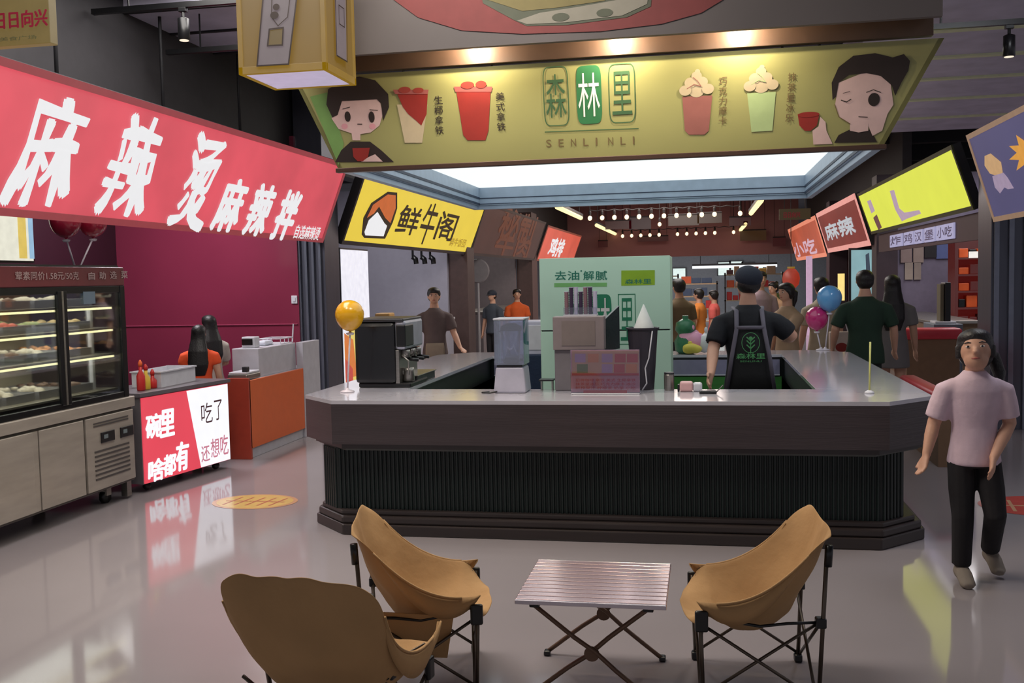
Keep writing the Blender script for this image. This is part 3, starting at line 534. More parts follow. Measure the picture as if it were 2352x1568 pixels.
bulb_row((1355, 501), (1700, 490), 13, 24.6, 'nearer row of warm bulbs below the canopy', 'warm bulb in the nearer row between the tube lamps', (11,), 'in the nearer bulb row')
bulb_row((1430, 542), (1685, 533), 13, 33.3, 'farther row of warm bulbs in front of the red header', 'warm bulb in the farther row before the red header', (5, 11), 'in the farther bulb row')
bulb_row((1515, 515), (1542, 514), 2, 29.0, 'pair of warm bulbs between the two rows', 'warm bulb of the pair between the two bulb rows', (), 'in the short pair')
# hanging pennants
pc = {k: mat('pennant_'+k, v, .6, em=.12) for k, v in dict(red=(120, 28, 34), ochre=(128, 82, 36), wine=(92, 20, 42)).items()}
for i, (px, py, w_, h_, y, k) in enumerate(((1420, 516, 60, 22, 30, 'red'), (1470, 512, 50, 30, 30, 'wine'), (1570, 505, 70, 28, 28, 'ochre'), (1630, 500, 56, 26, 28, 'ochre'), (1700, 508, 50, 22, 30, 'red'), (1500, 548, 70, 14, 33.5, 'red'), (1730, 540, 60, 26, 33.6, 'ochre'), (1385, 560, 22, 16, 33.6, 'red'), (1790, 555, 30, 22, 33.6, 'red'))):
    a, b = at(px-w_/2, py+h_/2, Y=y), at(px+w_/2, py-h_/2, Y=y); t = thing('hanging_pennant', '%s hanging pennant cloth %s' % ({'red': 'red', 'ochre': 'ochre', 'wine': 'wine-coloured'}[k], ['left of the bulb rows', 'between the bulb rows', 'below the middle of the nearer bulbs', 'right of the ochre middle pennant', 'beside the right tube lamps', 'low on the far red header', 'on the header right of the bulbs', 'small, on the header above the fridge', 'small, on the header near the far orange sign'][i]), 'pennant', a)
    MB().box(a.x, b.x, y, y+.01, a.z, b.z).build('cloth', pc[k], t); MB().tube([(a.x, y, b.z), (b.x, y, b.z)], .02, 6).build('rod', holder, t)
    for x in (a.x+.05, b.x-.05): MB().tube([(x, y, b.z), (x, y, 4.3)], .006, 4).build('cord', holder, t)
p0, p1 = at(1790, 505, Y=20), at(1862, 478, Y=20); t = thing('hanging_sign', 'dull ochre hanging sign beyond the canopy corner', 'sign', p0); MB().box(p0.x, p1.x, 20, 20.06, p0.z, p1.z).build('sign_board', mat('ochre_board', (120, 96, 56), .6, em=.15), t)
f = Face(frame((p0.x, 19.997, p0.z), (1, 0, 0), (0, 0, 1)), t); f.text('lettering', 'print_magenta', '日日向兴', (1800, 500), (1838, 486), .002, bold=.03); f.done()
for x in (p0.x+.1, p1.x-.1): MB().tube([(x, 20.03, p1.z), (x, 20.03, 4.3)], .008, 6).build('wire', black, t)
# market shelves beyond the header
def shelf_unit(x0, x1, y, h, lab, cols, seed, short):
    rnd = random.Random(seed); t = thing('market_shelf', lab, 'shelf', ((x0+x1)/2, y, 0)); fr = MB()
    for x in (x0, x1-.05): fr.box(x, x+.05, y, y+.6, 0, h)
    fr.build('upright', dsteel, t)
    zz = [.2+i*(h-.3)/3 for i in range(4)]
    for z in zz: MB().box(x0, x1, y, y+.6, z, z+.04).build('shelf_board', mat('shelf_cream', (180, 160, 130), .5), t)
    for li, z in enumerate(zz[1:]):
        x = x0+.08; ci = 0
        while x < x1-.3:
            w_ = rnd.uniform(.18, .34); hh = rnd.uniform(.16, .30); c = rnd.choice(cols)
            tag(MB().box(x, x+w_-.03, y+.02, y+.35, z+.04, z+.04+hh).build('goods_box', c, None, .01), '%s carton, %s along the %s board, %s' % (c['cn'], ORD[ci], ('lower', 'middle', 'top', 'very top')[li], short), 'carton', group='cartons on '+lab); x += w_; ci += 1
    return t
gc = [mat('carton_'+str(i), c, .5) for i, c in enumerate(((200, 90, 50), (190, 50, 50), (216, 170, 80), (110, 130, 70), (180, 150, 120), (90, 60, 60), (60, 80, 110)))]
for m_, n_ in zip(gc, ('orange', 'red', 'ochre', 'green', 'tan', 'dark brown', 'blue')): m_['cn'] = n_
p = at(1560, 760, Y=31); q = at(1650, 760, Y=31); shelf_unit(p.x, q.x, 31, 1.45, 'dark market shelf behind the cap wearer', gc, 3, 'the shelf behind the cap')
p = at(1440, 760, Y=36); q = at(1560, 760, Y=36); shelf_unit(p.x, q.x, 36, 1.7, 'far market shelf just beside the mint fridge', gc, 5, 'the shelf beside the fridge')
p = at(1665, 760, Y=37); q = at(1800, 760, Y=37); shelf_unit(p.x, q.x, 37, 1.7, 'far market shelf below the glowing window panes', gc, 8, 'the shelf under the windows')
# stall furniture left 2 and 3, right
def counter(x0, x1, y0, y1, h, cm, tm, lab):
    t = thing('stall_counter', lab, 'counter', ((x0+x1)/2, (y0+y1)/2, 0)); MB().box(x0+.03, x1-.03, y0+.03, y1-.03, 0, h-.04).build('body', cm, t); MB().box(x0, x1, y0, y1, h-.04, h).build('top', tm, t, .004)
    MB().box(x0+.06, x1-.06, y0+.06, y1-.06, 0, .08).build('kickboard', black, t); return t
counter(-4.95, -4.3, 12.3, 17.0, 1.0, gw, white, 'pale counter of the yellow-signed stall'); counter(-5.0, -4.35, 19.6, 24.2, 1.0, MATS['taupe_wall'], steel, 'steel topped counter of the brown-signed stall')
counter(3.05, 3.7, 14.4, 17.8, .95, mat('booth_brown', (112, 88, 66), .6), steel, 'brown counter below the lemon yellow sign')
# grey tall cabinet + red shelves right
a = at(2145, 745, Y=13.2); b = at(2212, 745, Y=13.2)
t = thing('tall_cabinet', 'tall blue-grey cabinet between the counter booth and the red shelf', 'cabinet', (a.x, 13.2, 0)); MB().box(a.x, b.x, 13.2, 13.8, 0, a.z).build('cabinet_body', mat('cabinet_blue_grey', (100, 108, 120), .45), t, .006); MB().box(a.x+.03, b.x-.03, 13.18, 13.2, .08, a.z-.05).build('door', mat('cabinet_door', (110, 118, 130), .4), t, .004); MB().box(a.x+.06, a.x+.08, 13.15, 13.18, a.z*.5, a.z*.5+.15).build('handle', steel, t)
t2 = thing('drink_dispenser', 'small dark appliance standing on the tall blue-grey cabinet', 'appliance', (a.x+.18, 13.4, a.z)); MB().box(a.x+.12, a.x+.16, 13.4, 13.6, a.z, a.z+.5).build('post', mat('olive_dark', (96, 90, 70), .5), t2); MB().box(a.x+.17, a.x+.24, 13.38, 13.62, a.z, a.z+.52).build('tower', black, t2, .01); MB().box(a.x+.05, a.x+.3, 13.35, 13.65, a.z, a.z+.03).build('tray', white, t2, .005)
a = at(2192, 800, Y=16.5); b = at(2290, 548, Y=16.5)
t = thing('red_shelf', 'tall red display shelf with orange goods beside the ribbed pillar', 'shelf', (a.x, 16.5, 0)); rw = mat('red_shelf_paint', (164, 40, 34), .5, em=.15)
MB().box(a.x, b.x, 16.9, 16.95, 0, b.z).box(a.x, a.x+.05, 16.5, 16.9, 0, b.z).box(b.x-.05, b.x, 16.5, 16.9, 0, b.z).build('shelf_body', rw, t)
rnd = random.Random(4)
for i in range(7):
    ci = 0; z = .25+i*(b.z-.3)/7; MB().box(a.x+.05, b.x-.05, 16.5, 16.9, z, z+.03).build('shelf_board', rw, t); x = a.x+.07
    while x < b.x-.22:
        w_ = rnd.uniform(.1, .18); pc_ = rnd.choice([('orange', orange_p), ('red', red_p), ('dark red', rw), ('black', black), ('orange', orange_p)]); tag(MB().box(x, x+w_-.02, 16.55, 16.75, z+.03, z+.03+rnd.uniform(.1, .2)).build('snack_pack', pc_[1], None, .008), '%s pack, %s along the %s board from the floor of the tall red shelf' % (pc_[0], ORD[ci], ORD[i]), 'snack pack', group='packs on the tall red shelf'); x += w_; ci += 1
MB().box(a.x+.2, b.x-.05, 16.44, 16.5, 1.82, 1.92).build('shelf_lamp', mat('shelf_light', (230, 226, 220), .4, em=1.1), t)
# pinned posters and white board in the right stall
for i, (px, py, w_, h_, c) in enumerate(((2082, 578, 26, 50, (150, 130, 126)), (2110, 578, 24, 50, (156, 138, 130)), (2088, 622, 18, 40, (160, 146, 136)), (2108, 622, 16, 40, (150, 136, 128)), (2138, 570, 28, 44, (30, 26, 30)), (2168, 566, 34, 56, (88, 100, 150)))):
    p = at(px-w_/2, py+h_/2, Y=18.15); q = at(px+w_/2, py-h_/2, Y=18.15)
    lab = ['tan paper notice, upper one nearest the white-lit column', 'tan paper notice beside the upper first one', 'tan paper notice in the lower pair, nearer the long-haired woman', 'tan paper notice in the lower pair, beside its twin', 'black square panel on the purple-grey wall', 'blue poster on the purple-grey wall next to the black panel'][i]
    tag(MB().box(p.x, q.x, 18.16, 18.19, p.z, q.z).build('paper_notice' if i < 4 else 'wall_poster', mat('notice_%d' % i, c, .6), None), lab, 'notice')
p = at(1950, 770, Y=20); q = at(2014, 568, Y=20); t = thing('light_board', 'pale cyan glowing board behind the man in dark green', 'light board', p)
MB().box(p.x, q.x, 20, 20.08, 0, q.z).build('board_case', dsteel, t); MB().box(p.x+.04, q.x-.04, 19.99, 20, .1, q.z-.04).build('light_face', mat('cyan_face', (150, 190, 196), .5, em=.75, var=.15, scale=2), t)
f = Face(frame((p.x, 19.985, 0), (1, 0, 0), (0, 0, 1)), t); mat('cyan_dark', (96, 110, 130), .5, em=.4); f.poly('print', 'cyan_dark', [(1988, 585), (1996, 580), (2000, 640), (1990, 645)], .002); f.done()
p = at(1925, 690, Y=19); q = at(1940, 628, Y=19); tag(MB().box(p.x, q.x, 19, 19.05, p.z, q.z).build('lit_menu', mat('warm_menu', (244, 214, 130), .5, em=1.1), None), 'small warm glowing menu plate behind the blue balloon', 'menu')
MB().box(at(1925, 690, Y=19).x+.02, at(1925, 690, Y=19).x+.06, 19.05, 19.1, 0, at(1925, 690, Y=19).z+.3).build('menu_post', black, bpy.data.objects['lit_menu'])
p = at(1852, 640, Y=27); q = at(1866, 588, Y=27); tag(MB().box(p.x, q.x, 27, 27.1, 0, q.z).build('light_post', mat('pink_post', (220, 180, 210), .5, em=.7), None), 'slender glowing pink post under the far orange sign', 'light post')
p = at(1817, 640, Y=28)
t = thing('paper_lantern', 'red and orange paper lantern near the glowing pink post', 'lantern', p); MB().ball(p, (.24, .24, .3), 2).build('lantern_body', mat('lantern_red', (196, 60, 34), .5, em=.5), t, smooth=True); MB().tube([p+V((0, 0, .3)), (p.x, p.y, 4.3)], .01).build('cord', black, t); MB().lathe([(.1, 0), (.1, .05)], p+V((0, 0, .28)), 10).build('cap', mat('lantern_gold', (220, 170, 50), .5, em=.3), t); MB().lathe([(.02, 0), (.05, -.25)], p+V((0, 0, -.3)), 8).build('tassel', MATS['lantern_gold'], t)
# booth partition with red cushion right of the island
t = thing('booth_bench', 'tan bench partition with a red padded top right of the island', 'bench', (2.15, 11, 0))
MB().box(2.4, 3.0, 12.6, 12.8, 0, .82).build('panel', mat('booth_tan', (122, 92, 68), .6), t); MB().box(2.35, 3.02, 12.55, 12.85, .82, .95).build('top_pad', mat('red_pad', (190, 44, 60), .45), t, .03, True)
MB().box(1.92, 2.04, 8.75, 10.3, 0, .56).build('side_panel', MATS['booth_tan'], t); MB().box(1.90, 2.06, 8.70, 10.34, .56, .62).build('side_pad', MATS['red_pad'], t, .03, True)
# red chair-like stool at far right edge
t = thing('red_stool', 'red stool partly hidden at the ribbed pillar', 'stool', (3.0, 9.9, 0)); MB().box(3.0, 3.4, 9.6, 10.0, .40, .47).build('seat', red_p, t, .02)
for x in (3.03, 3.35):
    for y in (9.63, 9.95): MB().box(x, x+.03, y, y+.03, 0, .40).build('leg', red_p, t)
MB().box(3.0, 3.4, 9.98, 10.02, .47, .85).build('backrest', red_p, t, .015)
# ------------------------------------------------------------------ floor prints
def sticker(cx, cy, rx, ry, lab, cols):
    t = thing('floor_sticker', lab, 'floor sticker', (cx, cy, 0)); f = Face(frame((cx, cy, .001), (1, 0, 0), (0, 1, 0)), t)
    f.oval('border', cols[0], (-rx, -ry), (rx, ry), .0005, False, 40).oval('disc', cols[1], (-rx*.9, -ry*.9), (rx*.9, ry*.9), .0012, False, 40)
    for k in range(5): f.line('drawing', cols[2], [(-rx*.6+k*rx*.28, -ry*.5), (-rx*.5+k*rx*.28, ry*.5)], rx*.05, .0018, False)
    f.line('drawing', cols[2], [(-rx*.7, 0), (rx*.7, 0)], rx*.05, .002, False); f.done()
mat('st_yellow', (212, 180, 110), .2); mat('st_orange', (202, 156, 120), .2); mat('st_red', (186, 70, 60), .25); mat('st_line', (178, 100, 78), .3)
sticker(-3.36, 6.95, .33, .25, 'round yellow and orange sticker on the floor before the orange counter', ('st_orange', 'st_yellow', 'st_line'))
sticker(2.36, 7.35, .48, .33, 'red oval sticker on the floor behind the walking girl', ('st_red', 'st_red', 'st_orange'))
# ================================================================== LEFT STALL
# menu screen, balloons
a = at(-60, 600, X=-5.9); b = at(74, 497, X=-5.9)
t = thing('menu_screen', 'lit menu screen above the display case under the red sign', 'screen', (-5.9, a.y, 1.9)); MB().box(-5.95, -5.9, a.y, b.y, 1.88, 2.5).build('screen_case', black, t); MB().box(-5.9, -5.893, a.y+.02, b.y-.02, 1.9, 2.48).build('screen_face', mat('screen_cream', (226, 224, 206), .4, em=1.0), t)
f = Face(frame((-5.892, a.y, 1.9), (0, 1, 0), (0, 0, 1)), t); mat('screen_yellow', (226, 196, 90), .4, em=.9); mat('screen_blue', (150, 190, 220), .4, em=.9); w_ = b.y-a.y
f.poly('menu_yellow', 'screen_yellow', [(w_*.72, .02), (w_*.86, .02), (w_*.86, .56), (w_*.72, .56)], .002, False).poly('menu_blue', 'screen_blue', [(w_*.9, .02), (w_*.985, .02), (w_*.985, .56), (w_*.9, .56)], .002, False); f.done()
MB().tube([(-5.93, (a.y+b.y)/2, 2.5), (-5.93, (a.y+b.y)/2, 4.3)], .02).build('pole', black, t)
def balloon(p, r, m, lab, base, sm, grp=None, foot=True, tip=None):
    p = V(p); t = thing('balloon', lab, 'balloon', V(base), group=grp)
    mb = MB(); prof = [(.001, r*1.0)]+[(r*math.sin(PI*k/16)*(1 if k < 9 else 1-.06*(k-8)/8), r*math.cos(PI*k/16)*(1 if k < 9 else 1.16)) for k in range(1, 16)]+[(r*.07, -r*1.18), (r*.11, -r*1.27)]
    mb.lathe(prof, p, 28).build('balloon_skin', m, t, smooth=True)
    MB().tube([p+V((0, 0, -r*1.2)), V(base)+V((0, 0, .004))], .0065, 8).build('stick', sm, t, smooth=True); MB().lathe([(.022, 0), (.03, r*.14), (.005, r*.2)], p+V((0, 0, -r*1.42)), 12).build('cup', sm, t, smooth=True)
    if foot: MB().lathe([(.05, 0), (.048, .008), (.012, .018), (.012, .03)], V(base), 18).build('foot', sm, t, smooth=True)
    return t
bred = mat('balloon_crimson', (170, 28, 58), .22, var=.02, coat=.5); stickw = mat('white_stick', (214, 206, 214), .4)
xb = -4.75
for px, ex, lab in ((150, 172, 'crimson balloon on a white stick above the display case, nearer one'), (212, 182, 'crimson balloon on a white stick above the display case, behind the first')):
    p = at(px, 506, X=xb); q = at(ex, 596, X=xb); balloon(p, .115, bred, lab, (xb, q.y, 1.80), stickw, foot=False)
# display case
CXF = -4.40; CB = -5.25; Y1 = 7.02; Y0c = 4.1
t = thing('display_case', 'steel refrigerated display case with sliding glass doors and a dark red header', 'display case', (-4.8, 5.6, 0)); case = t
cst = mat('case_steel', (166, 158, 148), .36, .4, var=.1, scale=3, stretch=(1, 1, 6)); frb = mat('frame_black', (22, 22, 24), .3, .3)
MB().box(CB, CXF, Y0c, Y1, .14, .72).build('base_body', mat('case_steel_dark', (92, 88, 84), .4, .7), t, .004)
MB().box(CB, CXF+.025, Y0c, Y1+.01, .72, .80).build('base_top', cst, t, .006)
ys_ = [4.15, 5.05, 5.85, 6.37, 6.99]
ypx = [at(x, y, X=CXF).y for x, y in ((80, 1150), (98, 1120), (195, 1080), (203, 1060))]
def door(y0, y1, nm='door'): return MB().box(CXF, CXF+.02, y0+.006, y1-.006, .16, .70).build(nm, cst, t, .004)
ya = at(82, 1100, X=CXF+.02).y; yb_ = at(94, 1100, X=CXF+.02).y; yc_ = at(197, 1060, X=CXF+.02).y
door(4.2, ya); door(yb_, yc_); MB().box(CXF, CXF+.012, ya, yb_, .16, .70).build('door_post', cst, t)
d = door(yc_+.015, Y1-.01, 'machine_panel')
for i in range(7):
    z = .235+i*.034; MB().box(CXF+.012, CXF+.024, yc_+.11, Y1-.09, z, z+.014).build('vent_slat', mat('vent_dark', (84, 80, 78), .5, .5), d)
for i in range(2): MB().box(CXF+.012, CXF+.024, yc_+.11, Y1-.09, .63+i*.02, .64+i*.02).build('vent_slat', MATS['vent_dark'], d)
for k, yy in enumerate((yc_+.19, yc_+.44)):
    q = MB().box(CXF+.02, CXF+.03, yy, yy+.17, .50, .58).build('control_display', black, t, .003); MB().box(CXF+.029, CXF+.032, yy+.03, yy+.08, .53, .56).build('digits', mat('digit_grey', (120, 130, 130), .4, em=.3), q)
for yy in (4.4, 5.35, 6.8):
    for xx in (-4.52, -5.1):
        MB().tube([(xx-.02, yy, .05), (xx+.02, yy, .05)], .05, 16).build('caster', black, t, smooth=True); MB().box(xx-.035, xx+.035, yy-.03, yy+.03, .06, .14).build('caster_fork', cst, t)
MB().box(-4.47, -4.42, 6.94, 7.0, .02, .14).build('case_foot', steel, t)
# glass part
MB().box(CB, CB+.02, Y0c, Y1-.03, .80, 1.68).build('back_panel', mat('case_inside', (200, 190, 165), .5), t)
MB().box(CB, CXF, Y0c, Y1-.02, 1.66, 1.80).build('header', mat('header_dark_red', (92, 34, 40), .4), t, .008); MB().box(CB+.02, CXF-.03, Y0c, Y1-.05, 1.80, 1.815).build('header_top', dsteel, t)
fm = MB(); fm.box(CXF-.03, CXF, Y0c, Y1-.03, 1.61, 1.66).box(CXF-.03, CXF, Y0c, Y1-.03, .80, .845).box(CXF-.035, CXF+.004, Y1-.09, Y1-.03, .80, 1.66); fm.build('glass_frame', frb, t, .003)
ym = at(147, 800, X=CXF).y
MB().box(CXF-.02, CXF+.008, ym-.05, ym-.012, .83, 1.63).build('door_stile', frb, t, .003); MB().box(CXF-.02, CXF+.008, ym+.012, ym+.05, .83, 1.63).build('door_stile', frb, t, .003); MB().box(CXF-.012, CXF+.010, ym-.01, ym+.01, .83, 1.63).build('door_seal', steel, t)
gl = glass('case_glass', (216, 222, 224), .10)
for y0, y1 in ((Y0c+.02, ym-.05), (ym+.05, Y1-.09)): MB().box(CXF-.012, CXF-.008, y0, y1, .845, 1.61).build('sliding_glass', gl, t)
MB().box(CB+.02, CXF-.03, Y1-.045, Y1-.04, .84, 1.62).build('side_glass', gl, t)
warm = mat('case_led', (255, 232, 170), .4, em=5); shm = mat('case_shelf', (160, 150, 130), .3, .4)
for z in (.86, 1.13, 1.33, 1.50):
    x1 = CXF-.06; MB().box(CB+.03, x1, Y0c+.03, Y1-.07, z, z+.014).build('shelf', shm, t)
    if z > 1: MB().box(x1-.03, x1-.005, Y0c+.05, Y1-.1, z-.016, z).build('shelf_light', warm, t)
MB().box(CXF-.20, CXF-.17, at(203, 800, X=CXF-.2).y, at(203, 800, X=CXF-.2).y+.03, .86, 1.62).build('shelf_post', white, t)
for z_ in (1.64, 1.495, 1.315, 1.115): area('case_light', (-4.72, 5.55, z_), .45, 2.5, 20, (1, .92, .76))
mat('noted_blue', (150, 178, 200), .5, em=.15); q = at(205, 682, X=CXF+.002); tag(MB().box(CXF+.001, CXF+.004, q.y-.07, q.y+.07, q.z-.05, q.z+.04).build('notice_sticker', MATS['noted_blue'], case), None)
f = Face(frame((CXF+.002, Y0c, 1.66), (0, 1, 0), (0, 0, 1)), t); mat('header_print', (150, 128, 128), .5)
f.text('lettering', 'header_print', '荤素同价1.58元/50克', (35, 643), (180, 624), .002, bold=.015)
for i, ch in enumerate('自助选菜'): f.text('lettering', 'header_print', ch, (203+i*25, 642-i*1), (217+i*25, 625-i*1), .002, bold=.03)
f.done()
# trays of food in the case
trm = mat('steel_tray', (176, 176, 180), .3, .7); fc = [mat('food_%d' % i, c, .6, bump=.5, bscale=60) for i, c in enumerate(((196, 170, 120), (150, 160, 110), (190, 96, 80), (206, 196, 176), (120, 96, 80), (214, 150, 90), (176, 60, 56)))]
tray0 = {}
rnd = random.Random(11)
for z, zn in ((.874, 'bottom'), (1.144, 'lower middle'), (1.344, 'upper middle'), (1.514, 'top')):
    for k in range(8):
        yy = 4.3+k*.335; ci = rnd.randrange(7)
        if ci not in tray0:
            r = thing('food_tray', 'x', 'food tray', (0, 0, 0), 0, 'steel food trays in the display case', local=True); mb = MB(); mb.box(-.26, .26, -.145, .145, 0, .006).box(-.26, .26, -.145, -.138, .006, .055).box(-.26, .26, .138, .145, .006, .055).box(-.26, -.253, -.138, .138, .006, .055).box(.253, .26, -.138, .138, .006, .055); mb.build('tray', trm, r)
            fb = MB(); rr = random.Random(ci)
            for _ in range(26): fb.ball((rr.uniform(-.22, .22), rr.uniform(-.11, .11), rr.uniform(.02, .06)), (rr.uniform(.025, .045), rr.uniform(.02, .035), rr.uniform(.015, .03)), 1)
            o = fb.build('food', fc[ci], r, smooth=True); o['kind'] = 'stuff'; tray0[ci] = r; r.location = (-4.83, yy, z)
        else: r = dup(tray0[ci], (-4.83, yy, z))
        nm = ['tan slices', 'green leaves', 'red-brown pieces', 'pale pieces', 'dark brown pieces', 'orange pieces', 'crimson pieces'][ci]
        r['label'] = 'steel tray of %s, %s from the near end, %s case shelf' % (nm, ORD[k], zn); r['group'] = 'steel food trays in the display case'
# illuminated front counter
a0, a1 = V((-4.38, 7.12, 0)), V((-4.20, 8.24, 0)); Uv = (a1-a0).normalized(); Lc = (a1-a0).length; Fm = frame(a0, Uv, (0, 0, 1))
t = thing('lightbox_counter', 'low counter with a glowing red and white front panel', 'counter', (-4.5, 7.7, 0)); zb0, zt0 = .075, .775
MB().slabM([(0, zb0), (Lc, zb0), (Lc, zt0), (0, zt0)], Fm, -.55, -.012).build('body', mat('counter_grey', (104, 100, 104), .5), t); MB().slabM([(-.02, zt0), (Lc+.02, zt0), (Lc+.02, zt0+.03), (-.02, zt0+.03)], Fm, -.57, .01).build('top', mat('counter_top_grey', (96, 90, 96), .4), t)
P = MB().slabM([(.01, zb0+.005), (Lc-.01, zb0+.005), (Lc-.01, zt0-.01), (.01, zt0-.01)], Fm, -.012, 0).build('light_panel', mat('panel_red', (226, 66, 84), .5, em=1.0, var=.06, scale=2), t)
xs = at(430, 990, X=-4.28); f = Face(Fm, P); f.seq = 3
mat('panel_white', (236, 236, 244), .5, em=1.15, var=.02); mat('faint_red', (216, 130, 150), .5, em=.8); mat('ink_maroon', (120, 40, 56), .6, em=.2)
c1 = f.px(428, 905); c2 = f.px(462, 1080)
f.poly('white_field', 'panel_white', [(c1[0], zt0-.012), (c2[0], zb0+.007), (Lc-.012, zb0+.007), (Lc-.012, zt0-.012)], .002, False)
for ch, a, b in (('碗', (336, 1008), (368, 948)), ('里', (370, 1004), (398, 938)), ('啥', (342, 1108), (374, 1050)), ('都', (376, 1094), (402, 1040)), ('有', (406, 1082), (430, 1012))): f.text('lettering', 'panel_white', ch, a, b, .004, bold=.05, shear=.08)
f.text('lettering_dark', 'ink_maroon', '吃', (462, 974), (486, 922), .005, bold=.0).text('lettering_dark', 'ink_maroon', '了', (492, 966), (508, 916), .005, bold=.0)
f.text('lettering_faint', 'faint_red', '还', (462, 1062), (480, 1020), .005, bold=.01).text('lettering_faint', 'faint_red', '想', (484, 1052), (502, 1004), .005, bold=.01).text('lettering_faint', 'faint_red', '吃', (506, 1046), (522, 996), .005, bold=.01); f.done()
for s_ in (.12, Lc-.12):
    for dd in (-.08, -.48): q = Fm @ V((s_, .04, dd)); MB().ball(q, .036, 2).build('caster', black, t, smooth=True)
# orange and white cash counter
t = thing('cash_counter', 'white cash counter with orange front and dark orange end panel', 'counter', (-4.5, 9.4, 0)); wt = mat('white_laminate', (186, 184, 192), .4)
MB().box(-4.46, -4.225, 8.68, 10.4, 0, .74).build('body', wt, t, .004); MB().box(-4.225, -4.2, 8.66, 9.95, .10, .745).build('front_panel', mat('orange_laminate', (214, 98, 44), .4, var=.03), t, .003)
e0 = at(528, 985, Y=8.66); MB().box(e0.x, -4.2, 8.64, 8.68, .0, .77).build('end_panel', mat('dark_orange_laminate', (168, 62, 44), .4), t, .003)
MB().box(-4.56, -4.28, 9.05, 9.955, .74, 1.02).build('raised_desk', wt, t, .006); MB().box(-4.28, -4.2, 9.96, 10.42, 0, 1.02).build('end_post', wt, t, .004)
# things on it
def flatbox(name, m, c, s, lab, cat, bev=.008, **k): return tag(MB().box(c[0]-s[0]/2, c[0]+s[0]/2, c[1]-s[1]/2, c[1]+s[1]/2, c[2], c[2]+s[2]).build(name, m, None, bev), lab, cat, **k)
t = thing('card_terminal', 'small white card terminal with dark screen on the cash counter', 'terminal', (-4.42, 9.22, 1.02)); MB().box(-4.50, -4.36, 9.14, 9.26, 1.02, 1.13).build('terminal_body', white, t, .01); MB().box(-4.49, -4.38, 9.128, 9.14, 1.05, 1.11).build('screen', black, t)
flatbox('tissue_pack', mat('tissue', (206, 210, 220), .6), (-4.45, 9.55, 1.02), (.12, .2, .05), 'soft white tissue pack behind the card terminal', 'tissue pack', .02)
t = thing('wire_basket', 'white wire basket at the far end of the cash counter', 'basket', (-4.4, 9.8, 1.02))
MB().box(-4.54, -4.3, 9.62, 9.92, 1.02, 1.03).build('basket_bottom', white, t); mb = MB()
for y in (9.62, 9.72, 9.82, 9.92): mb.tube([(-4.54, y, 1.03), (-4.54, y, 1.08)], .004, 6).tube([(-4.3, y, 1.03), (-4.3, y, 1.08)], .004, 6)
mb.build('basket_wires', white, t); MB().tube([(-4.54, 9.62, 1.08), (-4.3, 9.62, 1.08), (-4.3, 9.92, 1.08), (-4.54, 9.92, 1.08), (-4.54, 9.62, 1.08)], .006, 6).build('basket_rim', white, t); MB().tube([(-4.3, 9.92, 1.03), (-4.29, 9.94, 1.22)], .008, 6).build('handle', white, t)
t = thing('weighing_scale', 'grey kitchen scale beside the orange counter end', 'scale', (-4.35, 8.85, .745)); MB().box(-4.44, -4.24, 8.70, 9.0, .745, .80).build('scale_base', steel, t, .01); MB().box(-4.43, -4.25, 8.71, 8.99, .80, .82).build('scale_pan', white, t, .005); MB().box(-4.30, -4.25, 8.72, 8.78, .82, .87).build('scale_display', dsteel, t, .005)
t = thing('white_tub', 'white rectangular plastic tub behind the glowing counter', 'tub', (-4.75, 7.9, .805)); mb = MB(); x0, x1, y0, y1, z0, z1 = -4.72, -4.45, 7.55, 8.12, .805, .94
mb.box(x0, x1, y0, y1, z0, z0+.01).box(x0, x0+.01, y0, y1, z0+.01, z1).box(x1-.01, x1, y0, y1, z0+.01, z1).box(x0+.01, x1-.01, y0, y0+.01, z0+.01, z1).box(x0+.01, x1-.01, y1-.01, y1, z0+.01, z1); mb.build('tub_shell', white, t); MB().box(x0-.01, x1+.01, y1-.002, y1+.012, z1-.012, z1).box(x0-.01, x1+.01, y0-.012, y0+.002, z1-.012, z1).box(x1-.002, x1+.012, y0, y1, z1-.012, z1).build('rim', white, t)
for i, (px, m, hh, lab) in enumerate(((325, red_p, .2, 'red sauce bottle at the corner of the display case'), (337, mat('label_yellow', (214, 180, 60), .5), .16, 'yellow sauce bottle next to the red one'), (352, red_p, .11, 'short red sauce jar nearest the white tub'))):
    q = at(px, 905, X=-4.5); t = thing('sauce_bottle', lab, 'bottle', (-4.5, q.y, .805)); MB().lathe([(.03, 0), (.034, .01), (.034, hh*.6), (.014, hh*.8), (.014, hh)], (-4.5, q.y, .805), 14).build('bottle_body', m, t, smooth=True); MB().lathe([(.017, 0), (.017, .025), (.006, .05)], (-4.5, q.y, .805+hh), 12).build('cap', red_p if i else orange_p, t, smooth=True)
# ================================================================== ISLAND COUNTER
IX0, IX1, IY0, IY1 = -2.68, 1.365, 6.07, 10.13; ch = .30
def octo(x0, x1, y0, y1, cf, cb=None):
    cb = cf if cb is None else cb
    return [(x0+cf, y0), (x1-cf, y0), (x1, y0+cf), (x1, y1-cb), (x1-cb, y1), (x0+cb, y1), (x0, y1-cb), (x0, y0+cf)]
def ring(mb, outer, inner, z0, z1):
    n = len(outer); A = [[mb.b.verts.new((x, y, z)) for x, y in P] for P in (outer, inner) for z in (z0, z1)]; o0, o1, i0, i1 = A
    for k in range(n):
        j = (k+1) % n; mb.b.faces.new([o0[k], o0[j], o1[j], o1[k]]); mb.b.faces.new([i0[j], i0[k], i1[k], i1[j]]); mb.b.faces.new([o1[k], o1[j], i1[j], i1[k]]); mb.b.faces.new([o0[j], o0[k], i0[k], i0[j]])
    return mb
O8 = octo(IX0, IX1, IY0, IY1, ch); INX0, INX1, INY0, INY1 = -2.06, .72, 6.72, 9.62
I8 = octo(INX0, INX1, INY0, INY1, .001)
